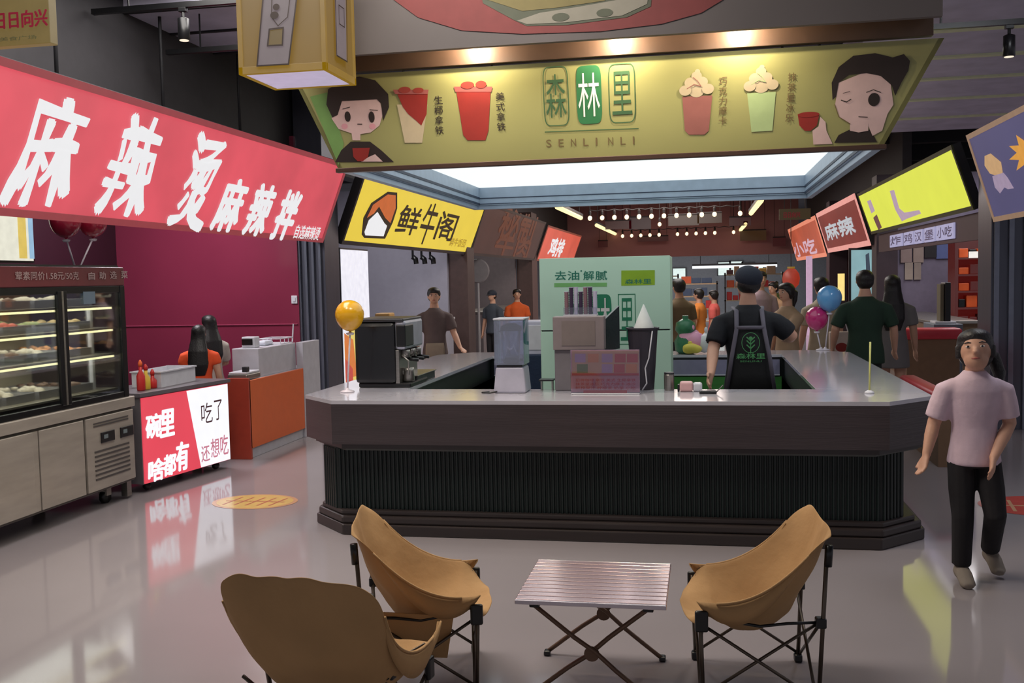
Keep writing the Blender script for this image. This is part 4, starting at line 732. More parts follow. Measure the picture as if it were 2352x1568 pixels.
cx, cy = (IX0+IX1)/2, (IY0+IY1)/2
stone = mat('worktop_grey', (188, 186, 194), .14, var=.05, scale=5, coat=.4); apron = mat('apron_brown_grey', (60, 51, 53), .4, var=.14, scale=2.2, stretch=(.5, .5, 9), bump=.15, bscale=12)
t = thing('worktop', 'glossy grey worktop with deep brown-grey apron running round the island', 'worktop', (cx, cy, .85)); wtop = t
ring(MB(), O8, I8, .862, .887).build('top_slab', stone, t, .002)
# apron: separate boards per side so that the joints read
def side_boards(pts, thick, z0, z1, name, m, parent, seg=None):
    n = len(pts)
    for k in range(n):
        a, b = V((*pts[k], 0)), V((*pts[(k+1) % n], 0)); d = (b-a); L = d.length; d.normalize(); nn = V((d.y, -d.x, 0)); parts = max(1, round(L/(seg or 99)))
        for i in range(parts):
            g = .0012 if parts > 1 else 0
            p, q = a+d*(L*i/parts+g), a+d*(L*(i+1)/parts-g); e = nn*-thick
            MB().hexa([p+V((0, 0, z0)), q+V((0, 0, z0)), q+e+V((0, 0, z0)), p+e+V((0, 0, z0)), p+V((0, 0, z1)), q+V((0, 0, z1)), q+e+V((0, 0, z1)), p+e+V((0, 0, z1))]).build(name, m, parent)
side_boards(O8, .03, .60, .8615, 'apron_board', apron, t, 2.4)
U8 = octo(IX0+.05, IX1-.05, IY0+.04, IY1-.04, ch)
side_boards(U8, .03, .565, .60, 'apron_step', mat('apron_step_brown', (50, 42, 42), .4, var=.1, scale=6), t)
side_boards(octo(IX0+.07, IX1-.07, IY0+.055, IY1-.055, ch), .02, .552, .564, 'metal_trim', mat('trim_bronze', (84, 84, 80), .4, .6), t)
ring(MB(), octo(IX0+.03, IX1-.03, IY0+.03, IY1-.03, ch), octo(INX0-.02, INX1+.02, INY0-.02, INY1+.02, .001), .845, .861).build('sub_top', dsteel, t)
t = thing('island_counter', 'dark green ribbed island counter base on a stepped brown plinth', 'counter', (cx, cy, 0)); isl = t
BX0, BX1, BY0, BY1 = IX0+.14, IX1-.18, IY0+.12, IY1-.12; bch = .14
dg_ = mat('counter_dark_green', (12, 22, 22), .5); rib = mat('rib_dark_green', (13, 28, 26), .4)
B8 = octo(BX0, BX1, BY0, BY1, bch)
inner8 = octo(INX0-.02, INX1+.02, INY0-.02, INY1+.02, .001)
ring(MB(), B8, inner8, .0, .845).build('counter_body', dg_, t)
# ribs: front as parts, corners too
rb = None
def put_ribs(a, b, pitch=.0285, n_inset=.0):
    global rb
    a, b = V(a), V(b); d = b-a; L = d.length; d.normalize(); n = int(L/pitch); ang = math.atan2(d.y, d.x)
    for i in range(n):
        p = a+d*(L*(i+.5)/n)
        if rb is None:
            rb = MB().prism([(-.009, .002), (-.009, -.004), (-.005, -.010), (.005, -.010), (.009, -.004), (.009, .002)], .15, .551).build('rib', rib, isl, smooth=False); rb.data.transform(Matrix.Translation(V(OFF[isl.name]))); base = rb
            o = rb
        else: o = rb.copy(); C.objects.link(o)
        o.location = (p.x-isl.location.x, p.y-isl.location.y, 0); o.rotation_euler = (0, 0, ang)
put_ribs((BX0+bch+.01, BY0, 0), (BX1-bch-.01, BY0, 0)); put_ribs((BX1-bch, BY0, 0), (BX1, BY0+bch, 0)); put_ribs((BX0, BY0+bch, 0), (BX0+bch, BY0, 0))
put_ribs((BX1, BY0+bch, 0), (BX1, BY1-bch, 0), .05); put_ribs((BX0, BY1-bch, 0), (BX0, BY0+bch, 0), .06)
pl = mat('plinth_brown_grey', (46, 38, 37), .4, var=.12, scale=5, stretch=(.5, .5, 6))
ring(MB(), octo(IX0+.05, IX1-.04, IY0+.01, IY1-.01, ch), octo(BX0+.01, BX1-.01, BY0+.01, BY1-.01, bch), 0, .07).build('plinth_step', pl, t, .008)
ring(MB(), octo(IX0+.07, IX1-.06, IY0+.03, IY1-.03, ch*.9), octo(BX0+.011, BX1-.011, BY0+.011, BY1-.011, bch), .07, .12).build('plinth_step', pl, t, .012)
ring(MB(), octo(IX0+.10, IX1-.10, IY0+.07, IY1-.07, ch*.75), octo(BX0+.012, BX1-.012, BY0+.012, BY1-.012, bch), .12, .152).build('plinth_step', pl, t, .008)
gi = mat('inner_green', (58, 122, 52), .5, var=.2, scale=3, stretch=(1, 1, 3)); gt = mat('inner_teal_green', (26, 132, 88), .5)
for (x0, x1, y0, y1, m) in ((INX0+.0, INX1, INY1-.022, INY1-.002, gi), (INX0+.002, INX0+.022, INY0, INY1-.022, gt), (INX1-.022, INX1-.002, INY0, INY1-.022, gi)): MB().box(x0+.02, x1 if x1 < INX1 else x1-.0, y0, y1, .05, .68).build('inner_panel', m, t)
MB().box(INX0+.02, INX1-.02, INY1-.03, INY1-.004, .70, .84).build('inner_fascia', mat('fascia_lilac_grey', (134, 130, 156), .4), t); MB().box(INX0+.02, INX1-.02, INY1-.034, INY1-.03, .692, .702).build('fascia_strip', white, t)
WT = .8875
# ------------------------------------------------------------------ coffee machine
t = thing('coffee_machine', 'big black espresso machine on the corner of the worktop', 'coffee machine', (-2.27, 7.0, WT))
MB().box(-2.47, -2.16, 6.78, 7.28, WT+.03, 1.36).build('machine_body', mat('glossy_black', (12, 12, 14), .25, coat=.3), t, .03)
MB().box(-2.45, -2.06, 6.80, 7.26, WT, WT+.035).build('drip_base', black, t, .01); MB().box(-2.17, -2.09, 6.80, 7.26, 1.16, 1.37).build('head_panel', mat('pearl_panel', (176, 178, 190), .25, .4), t, .02); MB().box(-2.155, -2.085, 6.785, 7.0, 1.18, 1.34).build('display', black, t, .01)
MB().box(-2.47, -2.1, 6.79, 7.27, 1.36, 1.385).build('cup_tray', dsteel, t, .008); MB().box(-2.17, -2.14, 6.80, 7.26, WT+.03, 1.16).build('front_panel', steel, t, .005)
for y in (6.88, 7.02, 7.16):
    g = MB().lathe([(.034, 0), (.034, .05), (.028, .055)], (-2.115, y, 1.10), 16).build('group_head', steel, t, smooth=True); MB().tube([(-2.11, y, 1.09), (-2.02, y, 1.08)], .012, 8).build('portafilter', black, t, smooth=True)
MB().tube([(-2.12, 6.81, 1.12), (-2.07, 6.80, 1.08), (-2.07, 6.80, .98)], .006, 8).build('steam_wand', steel, t, smooth=True)
MB().lathe([(.04, 0), (.045, .01), (.036, .07), (.038, .10)], (-2.10, 6.9, WT+.036), 16).build('milk_jug', steel, t, smooth=True)
# blender
t = thing('blender', 'blender with white base inside a clear sound cover', 'blender', (-1.28, 6.56, WT)); wb = mat('pale_grey_plastic', (176, 174, 190), .35)
MB().hexa([(-1.385, 6.47, WT), (-1.165, 6.47, WT), (-1.165, 6.70, WT), (-1.385, 6.70, WT), (-1.37, 6.49, 1.06), (-1.18, 6.49, 1.06), (-1.18, 6.69, 1.06), (-1.37, 6.69, 1.06)]).build('blender_base', wb, t, .012)
MB().box(-1.365, -1.19, 6.495, 6.685, 1.06, 1.075).build('gasket', black, t, .004); MB().lathe([(.05, 0), (.06, .02), (.045, .04)], (-1.28, 6.59, 1.075), 16).build('blade_hub', dsteel, t, smooth=True)
cl = glass('clear_plastic', (222, 226, 240), .22); MB().lathe([(.055, 0), (.07, .2), (.072, .205), (.06, .21)], (-1.28, 6.59, 1.10), 20).build('jar', cl, t, smooth=True)
mb = MB(); x0, x1, y0, y1, z0, z1 = -1.375, -1.175, 6.48, 6.69, 1.076, 1.37
mb.box(x0, x1, y0, y0+.006, z0, z1).box(x0, x0+.006, y0+.006, y1, z0, z1).box(x1-.006, x1, y0+.006, y1, z0, z1).box(x0+.006, x1-.006, y1-.006, y1, z0, z1).box(x0, x1, y0, y1, z1, z1+.008); mb.build('sound_cover', cl, t)
MB().lathe([(.075, 0), (.07, .03), (.03, .05)], (-1.28, 6.59, 1.30), 18).build('jar_lid', mat('navy_lid', (30, 32, 56), .4), t, smooth=True); MB().box(-1.38, -1.17, 6.475, 6.695, 1.376, 1.388).build('cover_top', white, t, .004)
tag(MB().tube([(-1.42, 6.50, WT+.006), (-1.46, 6.46, WT+.006), (-1.40, 6.44, WT+.006), (-1.36, 6.47, WT+.012)], .005, 8).build('power_cable', black), 'thin dark cable lying beside the blender', 'cable')
# menu stand
t = thing('menu_stand', 'acrylic stand holding a pink printed menu on the front worktop', 'menu stand', (-.63, 6.43, WT)); a, b = at(1312, 905, Y=6.42), at(1468, 803, Y=6.42); zt_ = b.z
MB().box(a.x, b.x, 6.42, 6.43, WT+.012, zt_).build('menu_sheet', mat('menu_pink', (206, 150, 170), .5, var=.05), t); MB().box(a.x-.003, b.x+.003, 6.413, 6.4175, WT, zt_+.003).build('front_acrylic', glass('acrylic', (235, 235, 240), .06), t); MB().box(a.x-.003, b.x+.003, 6.4325, 6.436, WT, zt_+.003).build('back_acrylic', MATS['acrylic'], t); MB().box(a.x, b.x, 6.405, 6.50, WT, WT+.008).build('foot', white, t, .002)
f = Face(frame((a.x, 6.4195, WT), (1, 0, 0), (0, 0, 1)), t); mat('m_red', (206, 70, 90), .5); mat('m_tan', (214, 164, 140), .5); mat('m_green', (120, 130, 80), .5); mat('m_orange', (226, 140, 100), .5); mat('m_lilac', (190, 150, 196), .5)
f.poly('menu_top', 'm_tan', [(1314, 858), (1467, 858), (1467, 805), (1314, 805)], .0003)
for i, (x, y, m) in enumerate(((1320, 812, 'm_lilac'), (1350, 812, 'm_orange'), (1382, 812, 'm_lilac'), (1412, 812, 'm_red'), (1440, 812, 'm_red'), (1325, 836, 'm_green'), (1352, 838, 'm_tan'), (1382, 836, 'm_lilac'), (1410, 836, 'm_red'), (1438, 836, 'm_orange'))): f.poly('menu_picture', m, [(x, y+20), (x+25, y+20), (x+25, y), (x, y)], .0008)
f.poly('menu_line', 'm_red', [(1314, 862), (1467, 862), (1467, 857), (1314, 857)], .0012)
for i, s_ in enumerate(('招牌咖啡 拿铁 美式 生椰拿铁', '抹茶星冰乐 巧克力摩卡 冰沙', '鲜榨果汁 柠檬茶 奶茶 小吃')): f.text('menu_lettering', 'm_red', s_, (1322, 876+i*9), (1460, 869+i*9), .0009)
f.poly('menu_line', 'm_red', [(1340, 902), (1440, 902), (1440, 896), (1340, 896)], .0012); f.done()
# till with customer sticker
t = thing('cash_till', 'grey till with raised box and angled dark screen behind the menu stand', 'till', (-.9, 6.75, WT)); tg = mat('till_grey', (122, 116, 120), .45)
a = at(1275, 893, Y=6.62); b = at(1352, 803, Y=6.62); c_ = at(1382, 803, Y=6.62); d_ = at(1270, 727, Y=6.62)
MB().box(a.x, c_.x, 6.62, 6.72, WT, b.z).build('till_base', tg, t, .006); MB().box(d_.x, c_.x+.02, 6.60, 6.72, b.z, d_.z).build('till_box', mat('till_taupe', (140, 128, 128), .45), t, .006)
MB().box(d_.x+.06, c_.x-.04, 6.596, 6.60, b.z+.03, d_.z-.03).build('sticker', mat('sticker_taupe', (128, 116, 112), .5), t)
e1, e2 = at(1386, 738, Y=6.7), at(1424, 702, Y=6.95); e3, e4 = at(1424, 800, Y=6.95), at(1386, 806, Y=6.7)
MB().hexa([(e4.x, 6.69, e4.z), (e3.x, 6.94, e3.z), (e3.x-.015, 6.955, e3.z), (e4.x-.015, 6.705, e4.z), (e4.x, 6.69, e1.z), (e3.x, 6.94, e2.z), (e3.x-.015, 6.955, e2.z), (e4.x-.015, 6.705, e1.z)]).build('till_screen', mat('screen_green_black', (52, 64, 62), .2), t)
# cup stacks
hold = thing('cup_rack', 'clear rack on the till holding columns of stacked cups', 'cup rack', (-.9, 6.66, d_.z)); zc = d_.z; g1 = at(1296, 700, Y=6.66); g2 = at(1372, 700, Y=6.66)
MB().box(g1.x, g2.x, 6.61, 6.71, zc, zc+.012).build('rack_base', white, hold); MB().box(g1.x, g2.x, 6.612, 6.616, zc+.012, zc+.06).build('rack_front', MATS['acrylic'], hold)
cc = [mat('cup_mauve', (150, 116, 124), .35), mat('cup_purple', (72, 56, 84), .35), mat('cup_white', (206, 204, 224), .3)]; n = 7; names = ['mauve', 'purple', 'white']; lab_n = ['first', 'second', 'third', 'fourth', 'fifth', 'sixth', 'seventh']
for i in range(n):
    x = g1.x+.016+(g2.x-g1.x-.032)*i/(n-1); k = (0, 1, 2, 1, 0, 1, 2)[i]; hgt = (.15, .17, .18, .15, .17, .17, .14)[i]
    c = thing('cup_stack', '%s stack of %s cups, counted from the blender side of the till rack' % (lab_n[i], names[k]), 'cup stack', (x, 6.665, zc+.012), group=None); prof = []
    z = 0
    while z < hgt: prof += [(.013, z), (.0155, z+.013), (.0155, z+.015)]; z += .015
    MB().lathe(prof, (x, 6.665, zc+.0125), 14).build('nested_cups', cc[k], c, smooth=False); MB().lathe([(.0165, 0), (.0165, .004)], (x, 6.665, zc+.0125+z), 14).build('rim', cc[2], c)
# black cup with white cone
t = thing('black_bucket', 'tall black tapered bucket with a looped white cord on the worktop', 'bucket', (-.36, 6.72, WT)); a = at(1477, 893, Y=6.70); b = at(1477, 752, Y=6.70); hb = b.z-WT
MB().lathe([(.072, 0), (.074, .01), (.102, hb-.012), (.112, hb-.010), (.112, hb), (.098, hb), (.09, hb-.02)], (a.x, 6.72, WT), 28).build('bucket_body', mat('bucket_charcoal', (46, 42, 52), .5), t, smooth=False)
MB().tube([(a.x+.07, 6.635, b.z-.02), (a.x+.045, 6.635, b.z-.2), (a.x+.02, 6.64, WT+.15), (a.x+.03, 6.62, WT+.05), (a.x-.0, 6.61, WT+.005)], .0045, 8).build('cord', white, t, smooth=True)
t = thing('paper_cone', 'white paper cone standing out of the black bucket', 'cone', (a.x, 6.72, b.z)); MB().lathe([(.07, -.01), (.068, .0), (.003, .155)], (a.x+.01, 6.72, b.z), 24).build('cone', mat('paper_white', (216, 220, 216), .6), t, smooth=True); MB().lathe([(.072, -.016), (.072, -.010)], (a.x+.01, 6.72, b.z), 24).build('rim', white, t)
# small things on worktop
def can(px, py, r, hh, m, name, lab, cat, Y=6.66, lidm=None):
    q = at(px, py, Z=WT) if Y is None else at(px, py, Y=Y); t = thing(name, lab, cat, (q.x, q.y, WT)); MB().lathe([(r*.9, 0), (r, .006), (r, hh*.85), (r*.92, hh*.9)], (q.x, q.y, WT), 20).build('body', m, t, smooth=False); MB().lathe([(r*.97, hh*.9), (r*.97, hh), (r*.6, hh)], (q.x, q.y, WT), 20).build('lid', lidm or dsteel, t, smooth=False); return t
can(1537, 893, .034, .12, steel, 'steel_shaker', 'small steel shaker cup right of the black bucket', 'shaker')
q = at(1588, 890, Y=6.60); t = thing('cloth_box', 'pink and white box lying by the staff hand on the worktop', 'box', (q.x, 6.6, WT)); MB().box(q.x-.075, q.x+.01, 6.56, 6.66, WT, WT+.062).build('pink_half', mat('pale_pink', (216, 170, 170), .6), t, .012); MB().box(q.x+.01, q.x+.07, 6.57, 6.65, WT, WT+.055).build('white_half', white, t, .012); MB().box(q.x-.09, q.x-.076, 6.58, 6.62, WT, WT+.045).build('dark_clip', black, t, .003)
q = at(1628, 900, Z=WT+.01); t = thing('card_reader', 'flat black card reader under the staff hand', 'card reader', (q.x, q.y, WT)); MB().box(q.x-.06, q.x+.05, q.y-.03, q.y+.03, WT, WT+.018).build('reader_body', black, t, .006); MB().box(q.x-.05, q.x+.01, q.y-.02, q.y+.02, WT+.018, WT+.02).build('reader_screen', dsteel, t); MB().tube([(q.x+.05, q.y, WT+.012), (q.x+.09, q.y+.03, WT+.05)], .004, 6).build('stylus', dsteel, t)
yb = mat('balloon_yellow', (226, 168, 20), .25, var=.02, coat=.5); q = at(798, 900, Z=WT); p = at(803, 722, Y=q.y); balloon((p.x, q.y, p.z), .10, yb, 'yellow balloon on a white stick at the corner of the worktop', (q.x, q.y, WT), stickw)
q = at(1889, 803, Z=WT); yy = q.y-.06; p = at(1905, 683, Y=yy-.05); balloon((p.x, yy-.05, p.z), .118, mat('balloon_blue', (96, 160, 214), .25, var=.02, coat=.5), 'blue balloon above the magenta one at the far corner of the worktop', (q.x+.02, yy, WT), stickw)
p = at(1876, 729, Y=yy); balloon((p.x, yy, p.z), .108, mat('balloon_magenta', (190, 40, 112), .25, var=.02, coat=.5), 'magenta balloon below the blue one at the far corner of the worktop', (q.x-.02, yy, WT), stickw)
q = at(1997, 903, Z=WT); p = at(1999, 785, Y=q.y); t = thing('balloon_stick', 'pale yellow-green empty balloon stick with a small clear foot on the worktop', 'stick', (q.x, q.y, WT)); MB().tube([(q.x, q.y, WT+.01), (p.x, q.y, p.z)], .006, 8).build('stick', mat('lime_stick', (206, 206, 120), .4), t, smooth=True); MB().lathe([(.03, 0), (.028, .01), (.01, .02)], (q.x, q.y, WT), 16).build('foot', white, t, smooth=True)
# left arm: tray, cloth
q = at(1010, 872, Y=7.6); t = thing('steel_container', 'dark steel container sunk at the inner edge of the worktop', 'container', (-1.95, 7.3, WT))
a = at(985, 893, Z=WT); MB().box(-2.2, -2.07, 7.0, 7.5, WT, WT+.06).build('container_body', dsteel, t, .006); MB().box(-2.21, -2.06, 6.99, 7.51, WT+.06, WT+.068).build('container_rim', steel, t, .002)
# white machine with dark cloth on rear arm, green jars, bags
q = at(1222, 812, Y=9.85); zt_ = at(1222, 737, Y=9.75).z; t = thing('ice_machine', 'white boxy machine with faint violet marks left of the green fridge', 'machine', (q.x, 9.85, WT)); MB().box(q.x-.2, q.x+.22, 9.72, 10.08, WT, zt_).build('machine_body', mat('machine_white', (196, 196, 214), .4), t, .012); MB().box(q.x-.18, q.x+.2, 9.71, 9.72, WT+.05, zt_-.04).build('door', white, t, .006); MB().box(q.x-.1, q.x-.02, 9.705, 9.711, WT+.15, WT+.3).build('violet_label', mat('violet_label', (140, 126, 170), .5), t)
q2 = at(1222, 860, Y=9.55); t = thing('navy_towel', 'dark navy cloth hanging over the inner edge before the white machine', 'towel', (q2.x, 9.55, .7)); MB().box(q2.x-.09, q2.x+.09, 9.555, 9.58, .50, .893).box(q2.x-.09, q2.x+.09, 9.58, 9.75, .889, .897).build('towel_body', mat('navy_cloth', (34, 48, 74), .9, bump=.4), t, .006); MB().box(q2.x-.09, q2.x+.09, 9.55, 9.555, .52, .55).build('hem_band', mat('hem_grey', (70, 84, 100), .8), t)
def rear(px, py): return at(px, py, Y=9.8)
q = rear(1575, 805); t = thing('green_canister', 'pair-lobed green canister on the rear worktop beside the fridge', 'canister', (q.x, 9.8, WT)); gm = mat('jar_green', (52, 112, 80), .35); MB().lathe([(.07, 0), (.1, .03), (.11, .12), (.07, .19), (.1, .23), (.09, .30), (.03, .34)], (q.x, 9.8, WT), 20).build('canister_body', gm, t, smooth=True); MB().lathe([(.03, .34), (.03, .37)], (q.x, 9.8, WT), 12).build('knob', gm, t)
def lump(name, px, py, r, m, lab, cat, y=9.75):
    q = at(px, py, Y=y); t = thing(name, lab, cat, (q.x, y, WT)); mb = MB(); rr = random.Random(px)
    for _ in range(7): mb.ball((q.x+rr.uniform(-.5, .5)*r[0], y+rr.uniform(-.4, .4)*r[1], WT+r[2]*rr.uniform(.45, .7)), (r[0]*.6, r[1]*.6, r[2]*.45), 2)
    mb.remesh('bag_body', m, t, .012, 6); MB().ball((q.x, y, WT+r[2]*1.15), (r[0]*.2, r[1]*.2, r[2]*.15), 2).build('knot', m, t, smooth=True)
lump('pink_bag', 1590, 800, (.13, .1, .22), mat('bag_pink', (226, 160, 190), .5), 'pink plastic bag on the rear worktop', 'bag'); lump('yellow_bag', 1585, 805, (.11, .06, .10), mat('bag_yellow', (224, 206, 90), .5), 'small yellow bag in front of the pink bag', 'bag', 9.66); lump('white_bag', 1622, 800, (.09, .08, .2), mat('bag_white', (210, 212, 214), .5), 'white plastic bag between the pink bag and the staff arm', 'bag')
# green fridge with printed doors
FX0, FX1, FY = -1.405, -.275, 8.6; FZ = 1.82
t = thing('printed_fridge', 'pale mint green upright cabinet printed with green writing inside the island', 'fridge', ((FX0+FX1)/2, 8.9, 0)); mint = mat('mint_panel', (204, 240, 214), .45, var=.05, scale=1.2, em=0)
MB().box(FX0, FX1, FY+.02, FY+.62, .10, FZ).build('cabinet_body', mint, t, .008); MB().box(FX0+.02, FX1-.02, FY+.06, FY+.58, 0, .10).build('base', black, t)
zm = at(1245, 760, Y=FY).z; up = MB().box(FX0, FX1, FY, FY+.02, zm+.006, FZ).build('upper_door', mint, t, .003); lo_ = MB().box(FX0, FX1, FY, FY+.02, .12, zm-.006).build('lower_door', mint, t, .003); MB().box(FX0+.01, FX1-.01, FY+.005, FY+.02, zm-.006, zm+.006).build('door_gap', black, t)
f = Face(frame((FX0, FY-.001, 0), (1, 0, 0), (0, 0, 1)), up); mat('f_teal', (40, 128, 104), .5); mat('f_light', (128, 196, 116), .5); mat('f_lime', (150, 190, 40), .5); mat('f_seal', (36, 130, 92), .5)
for ch_, a, b in (('去', (1275, 643), (1300, 622)), ('油', (1304, 643), (1330, 622)), ('解', (1340, 643), (1364, 622)), ('腻', (1368, 643), (1394, 622))): f.text('lettering', 'f_teal', ch_, a, b, .001, bold=.02)
f.oval('lettering', 'f_teal', (1333, 620), (1337, 624), .001); f.poly('light_band', 'f_light', [(1273, 659), (1394, 658), (1394, 649), (1273, 650)], .001)
f.poly('lime_plate', 'f_lime', [(1427, 656), (1504, 654), (1504, 620), (1427, 621)], .001); f.text('plate_lettering', 'f_teal', '森林里', (1436, 652), (1496, 640), .002, bold=.02)
def seal2(x0, y0, x1, y1, ch, solid, g='f_seal'):
    if solid: f.oval('seal', g, (x0, y0), (x1, y1), .001, rnd=.35, n=32); f.text('seal_lettering', 'print_white', ch, (x0+5, y1-8), (x1-5, y0+8), .002)
    else:
        a, b = f.px(x0, y0), f.px(x1, y1); x0_, x1_, y0_, y1_ = a[0], b[0], b[1], a[1]; f.line('seal', g, [(x0_, y0_), (x1_, y0_), (x1_, y1_), (x0_, y1_), (x0_, y0_)], .007, .001, False); f.text('seal_lettering_green', g, ch, (x0+6, y1-8), (x1-6, y0+8), .002)
seal2(1300, 678, 1346, 792, '森', False); seal2(1356, 676, 1406, 790, '林', True); seal2(1420, 676, 1460, 790, '里', False); f.done()
t = thing('black_tray', 'small black tray on the inner edge of the worktop before the fridge', 'tray', (-1.1, 6.75, WT)); q = at(1258, 870, Y=6.7); MB().box(q.x-.05, q.x+.05, 6.62, 6.71, q.z-.008, q.z+.004).build('tray_plate', black, t, .003)
for dx in (-.04, .035): MB().box(q.x+dx, q.x+dx+.008, 6.64, 6.70, WT, q.z-.008).build('tray_foot', steel, t)
# ================================================================== PEOPLE
cloth = lambda n, c, **k: mat('cloth_'+n, c, .85, bump=.25, bscale=25, **k)
def hand(mb, wr, d, side, s, curl=.5):
    wr, d, side = V(wr), V(d).normalized(), V(side).normalized(); pn = d.cross(side).normalized(); pe = wr+d*.052*s
    mb.loft([(wr-d*.01*s, .017*s, .013*s), (wr+d*.02*s, .024*s, .012*s), (pe, .025*s, .011*s)], 10, side=side)
    for i, L in enumerate((.040, .046, .043, .033)):
        b0 = pe-d*.006*s+side*((i-1.5)*.0135*s); b1 = b0+d*L*.5*s+pn*curl*.010*s; b2 = b1+(d*(1-curl*.5)+pn*curl).normalized()*L*.5*s; mb.loft([(b0, .0075*s), (b1, .007*s), (b2, .0055*s)], 6)
    t0 = wr+d*.012*s-side*.018*s; t1 = t0+(d*.8-side*.7)*.028*s; mb.loft([(t0, .010*s), (t1, .0085*s), (t1+(d*.9+pn*.3)*.022*s, .0065*s)], 6)
def person(label, loc, rz, h, arms=None, legs=None, top=None, bottom=None, hair='short', hsz=.133, shoes=None, yaw=0, tilt=0, roll=0, vox=.011, sleeve=.55, hem=.47, kind='trousers', face=True, broad=1.0, hcol=None, skinm=None, name='person', group=None, shlen=1.0):
    t = thing(name, label, 'person', loc, rz, group, local=True); S = h; sk = skinm or skin; hcol = hcol or hairm; sw = .108*broad
    A = {1: [(.135*broad, 0, .63), (.15*broad, .03, .485), (.0, .15, -1)], -1: [(-.135*broad, 0, .63), (-.15*broad, .03, .485), (0, .15, -1)]}
    if arms: A.update(arms)
    G = {1: [(.05, 0, .50), (.052, .01, .28), (.052, -.01, .05), (.052, .09, .015)], -1: [(-.05, 0, .50), (-.052, .01, .28), (-.052, -.01, .05), (-.052, .09, .015)]}
    if legs: G.update(legs)
    P = lambda q: V(q)*S
    mb = MB(); tor = [(.46, .075, .055), (.50, .088, .064), (.56, .078, .058), (.62, .074, .052), (.70, .088, .058), (.76, .098, .058), (.785, .088, .052), (.81, .062, .045), (.835, .038, .036), (.885, .031, .033)]
    mb.loft([((0, 0, z*S), a*S*(broad if z < .84 else 1), b*S) for z, a, b in tor], 14, side=(1, 0, 0))
    hh = hsz*S; hc = V((0, .012*S, S-hh/2)); R_ = Matrix.Rotation(yaw, 3, 'Z') @ Matrix.Rotation(roll, 3, 'Y') @ Matrix.Rotation(-tilt, 3, 'X'); hp = lambda q: hc+R_ @ (V(q)*hh)
    mb.ball(hp((0, -.02, .06)), (.36*hh, .43*hh, .43*hh), 3, R_); mb.ball(hp((0, .07, -.20)), (.27*hh, .30*hh, .29*hh), 3, R_); mb.ball(hp((0, .13, -.36)), (.13*hh, .13*hh, .10*hh), 2, R_)
    mb.loft([(hp((0, .36, .05)), .035*hh), (hp((0, .41, -.05)), .05*hh), (hp((0, .44, -.12)), .065*hh), (hp((0, .36, -.15)), .05*hh)], 8)
    for s in (1, -1): mb.ball(hp((.36*s, -.02, -.03)), (.05*hh, .08*hh, .13*hh), 2, R_)
    for s in (1, -1):
        e, w_, d = A[s]; sh = V((sw*s, 0, .775)); mb.loft([(P((.05*s*broad, 0, .77)), .030*S), (P(sh+V((-.012*s, 0, -.006))), .029*S), (P(sh.lerp(V(e), .5)), .031*S), (P(e), .026*S), (P(V(e).lerp(V(w_), .35)), .026*S), (P(w_), .0165*S)], 10)
        side = V((-s*.3, 1, 0)); dd = V(d); side = (side-dd*side.dot(dd)/dd.length_squared)
        if side.length < .1: side = V((1, 0, 0))
        hand(mb, P(w_), dd, side, S, .45)
        g = G[s]; mb.loft([(P(g[0]), .046*S, .052*S), (P(V(g[0]).lerp(V(g[1]), .5)), .044*S), (P(g[1]), .035*S), (P(V(g[1]).lerp(V(g[2]), .3)), .036*S), (P(V(g[1]).lerp(V(g[2]), .75)), .025*S), (P(g[2]), .021*S)], 10, side=(1, 0, 0))
        mb.loft([(P(V(g[2])+V((0, -.015, -.018))), .024*S, .022*S), (P(V(g[2]).lerp(V(g[3]), .5)), .026*S, .022*S), (P(g[3]), .022*S, .013*S)], 8, side=(1, 0, 0))
    mb.remesh('body', sk, t, vox, 3)
    # hair
    mb = MB()
    if hair == 'cap':
        mb.ball(hp((0, -.05, .20)), (.43*hh, .50*hh, .36*hh), 3, R_); mb.loft([(hp((0, .2, .14)), .30*hh, .04*hh), (hp((0, .62, .06)), .24*hh, .03*hh)], 12, side=R_ @ V((1, 0, 0))); mb.remesh('cap', cloth('cap', (34, 40, 54)), t, vox*.8, 2)
        q = MB(); q.ball(hp((0, -.10, -.02)), (.385*hh, .40*hh, .34*hh), 3, R_); q.remesh('hair', hcol, t, vox*.8, 1)
    else:
        mb.ball(hp((0, -.075, .13)), (.415*hh, .45*hh, .41*hh), 3, R_); mb.ball(hp((0, -.15, -.05)), (.385*hh, .34*hh, .36*hh), 3, R_); mb.ball(hp((0, .0, .27)), (.385*hh, .405*hh, .26*hh), 3, R_)
        if hair in ('long',): mb.loft([(hp((0, -.2, .1)), .40*hh, .26*hh), (hp((0, -.28, -.35)), .44*hh, .22*hh), (P((0, -.055, .80)), .075*S, .03*S), (P((0, -.065, .70)), .078*S, .022*S), (P((0, -.06, .62)), .05*S, .012*S)], 12, side=R_ @ V((1, 0, 0)))
        if hair in ('tail', 'bob', 'tailside'):
            for s in (1, -1): mb.loft([(hp((.35*s, .05, .1)), .09*hh), (hp((.37*s, .02, -.18)), .07*hh)], 8)
        if hair in ('tail', 'tailside'):
            o = -.0 if hair == 'tail' else -.28
            mb.loft([(hp((o*.7, -.48, .12)), .10*hh), (hp((o*1.3, -.66, -.0)), .16*hh), (hp((o*1.7, -.62, -.42)), .15*hh), (hp((o*1.7, -.52, -.85)), .05*hh)], 10)
        if hair == 'bun': mb.ball(hp((0, -.42, .42)), .2*hh, 2)
        mb.remesh('hair', hcol, t, vox*.8, 2)
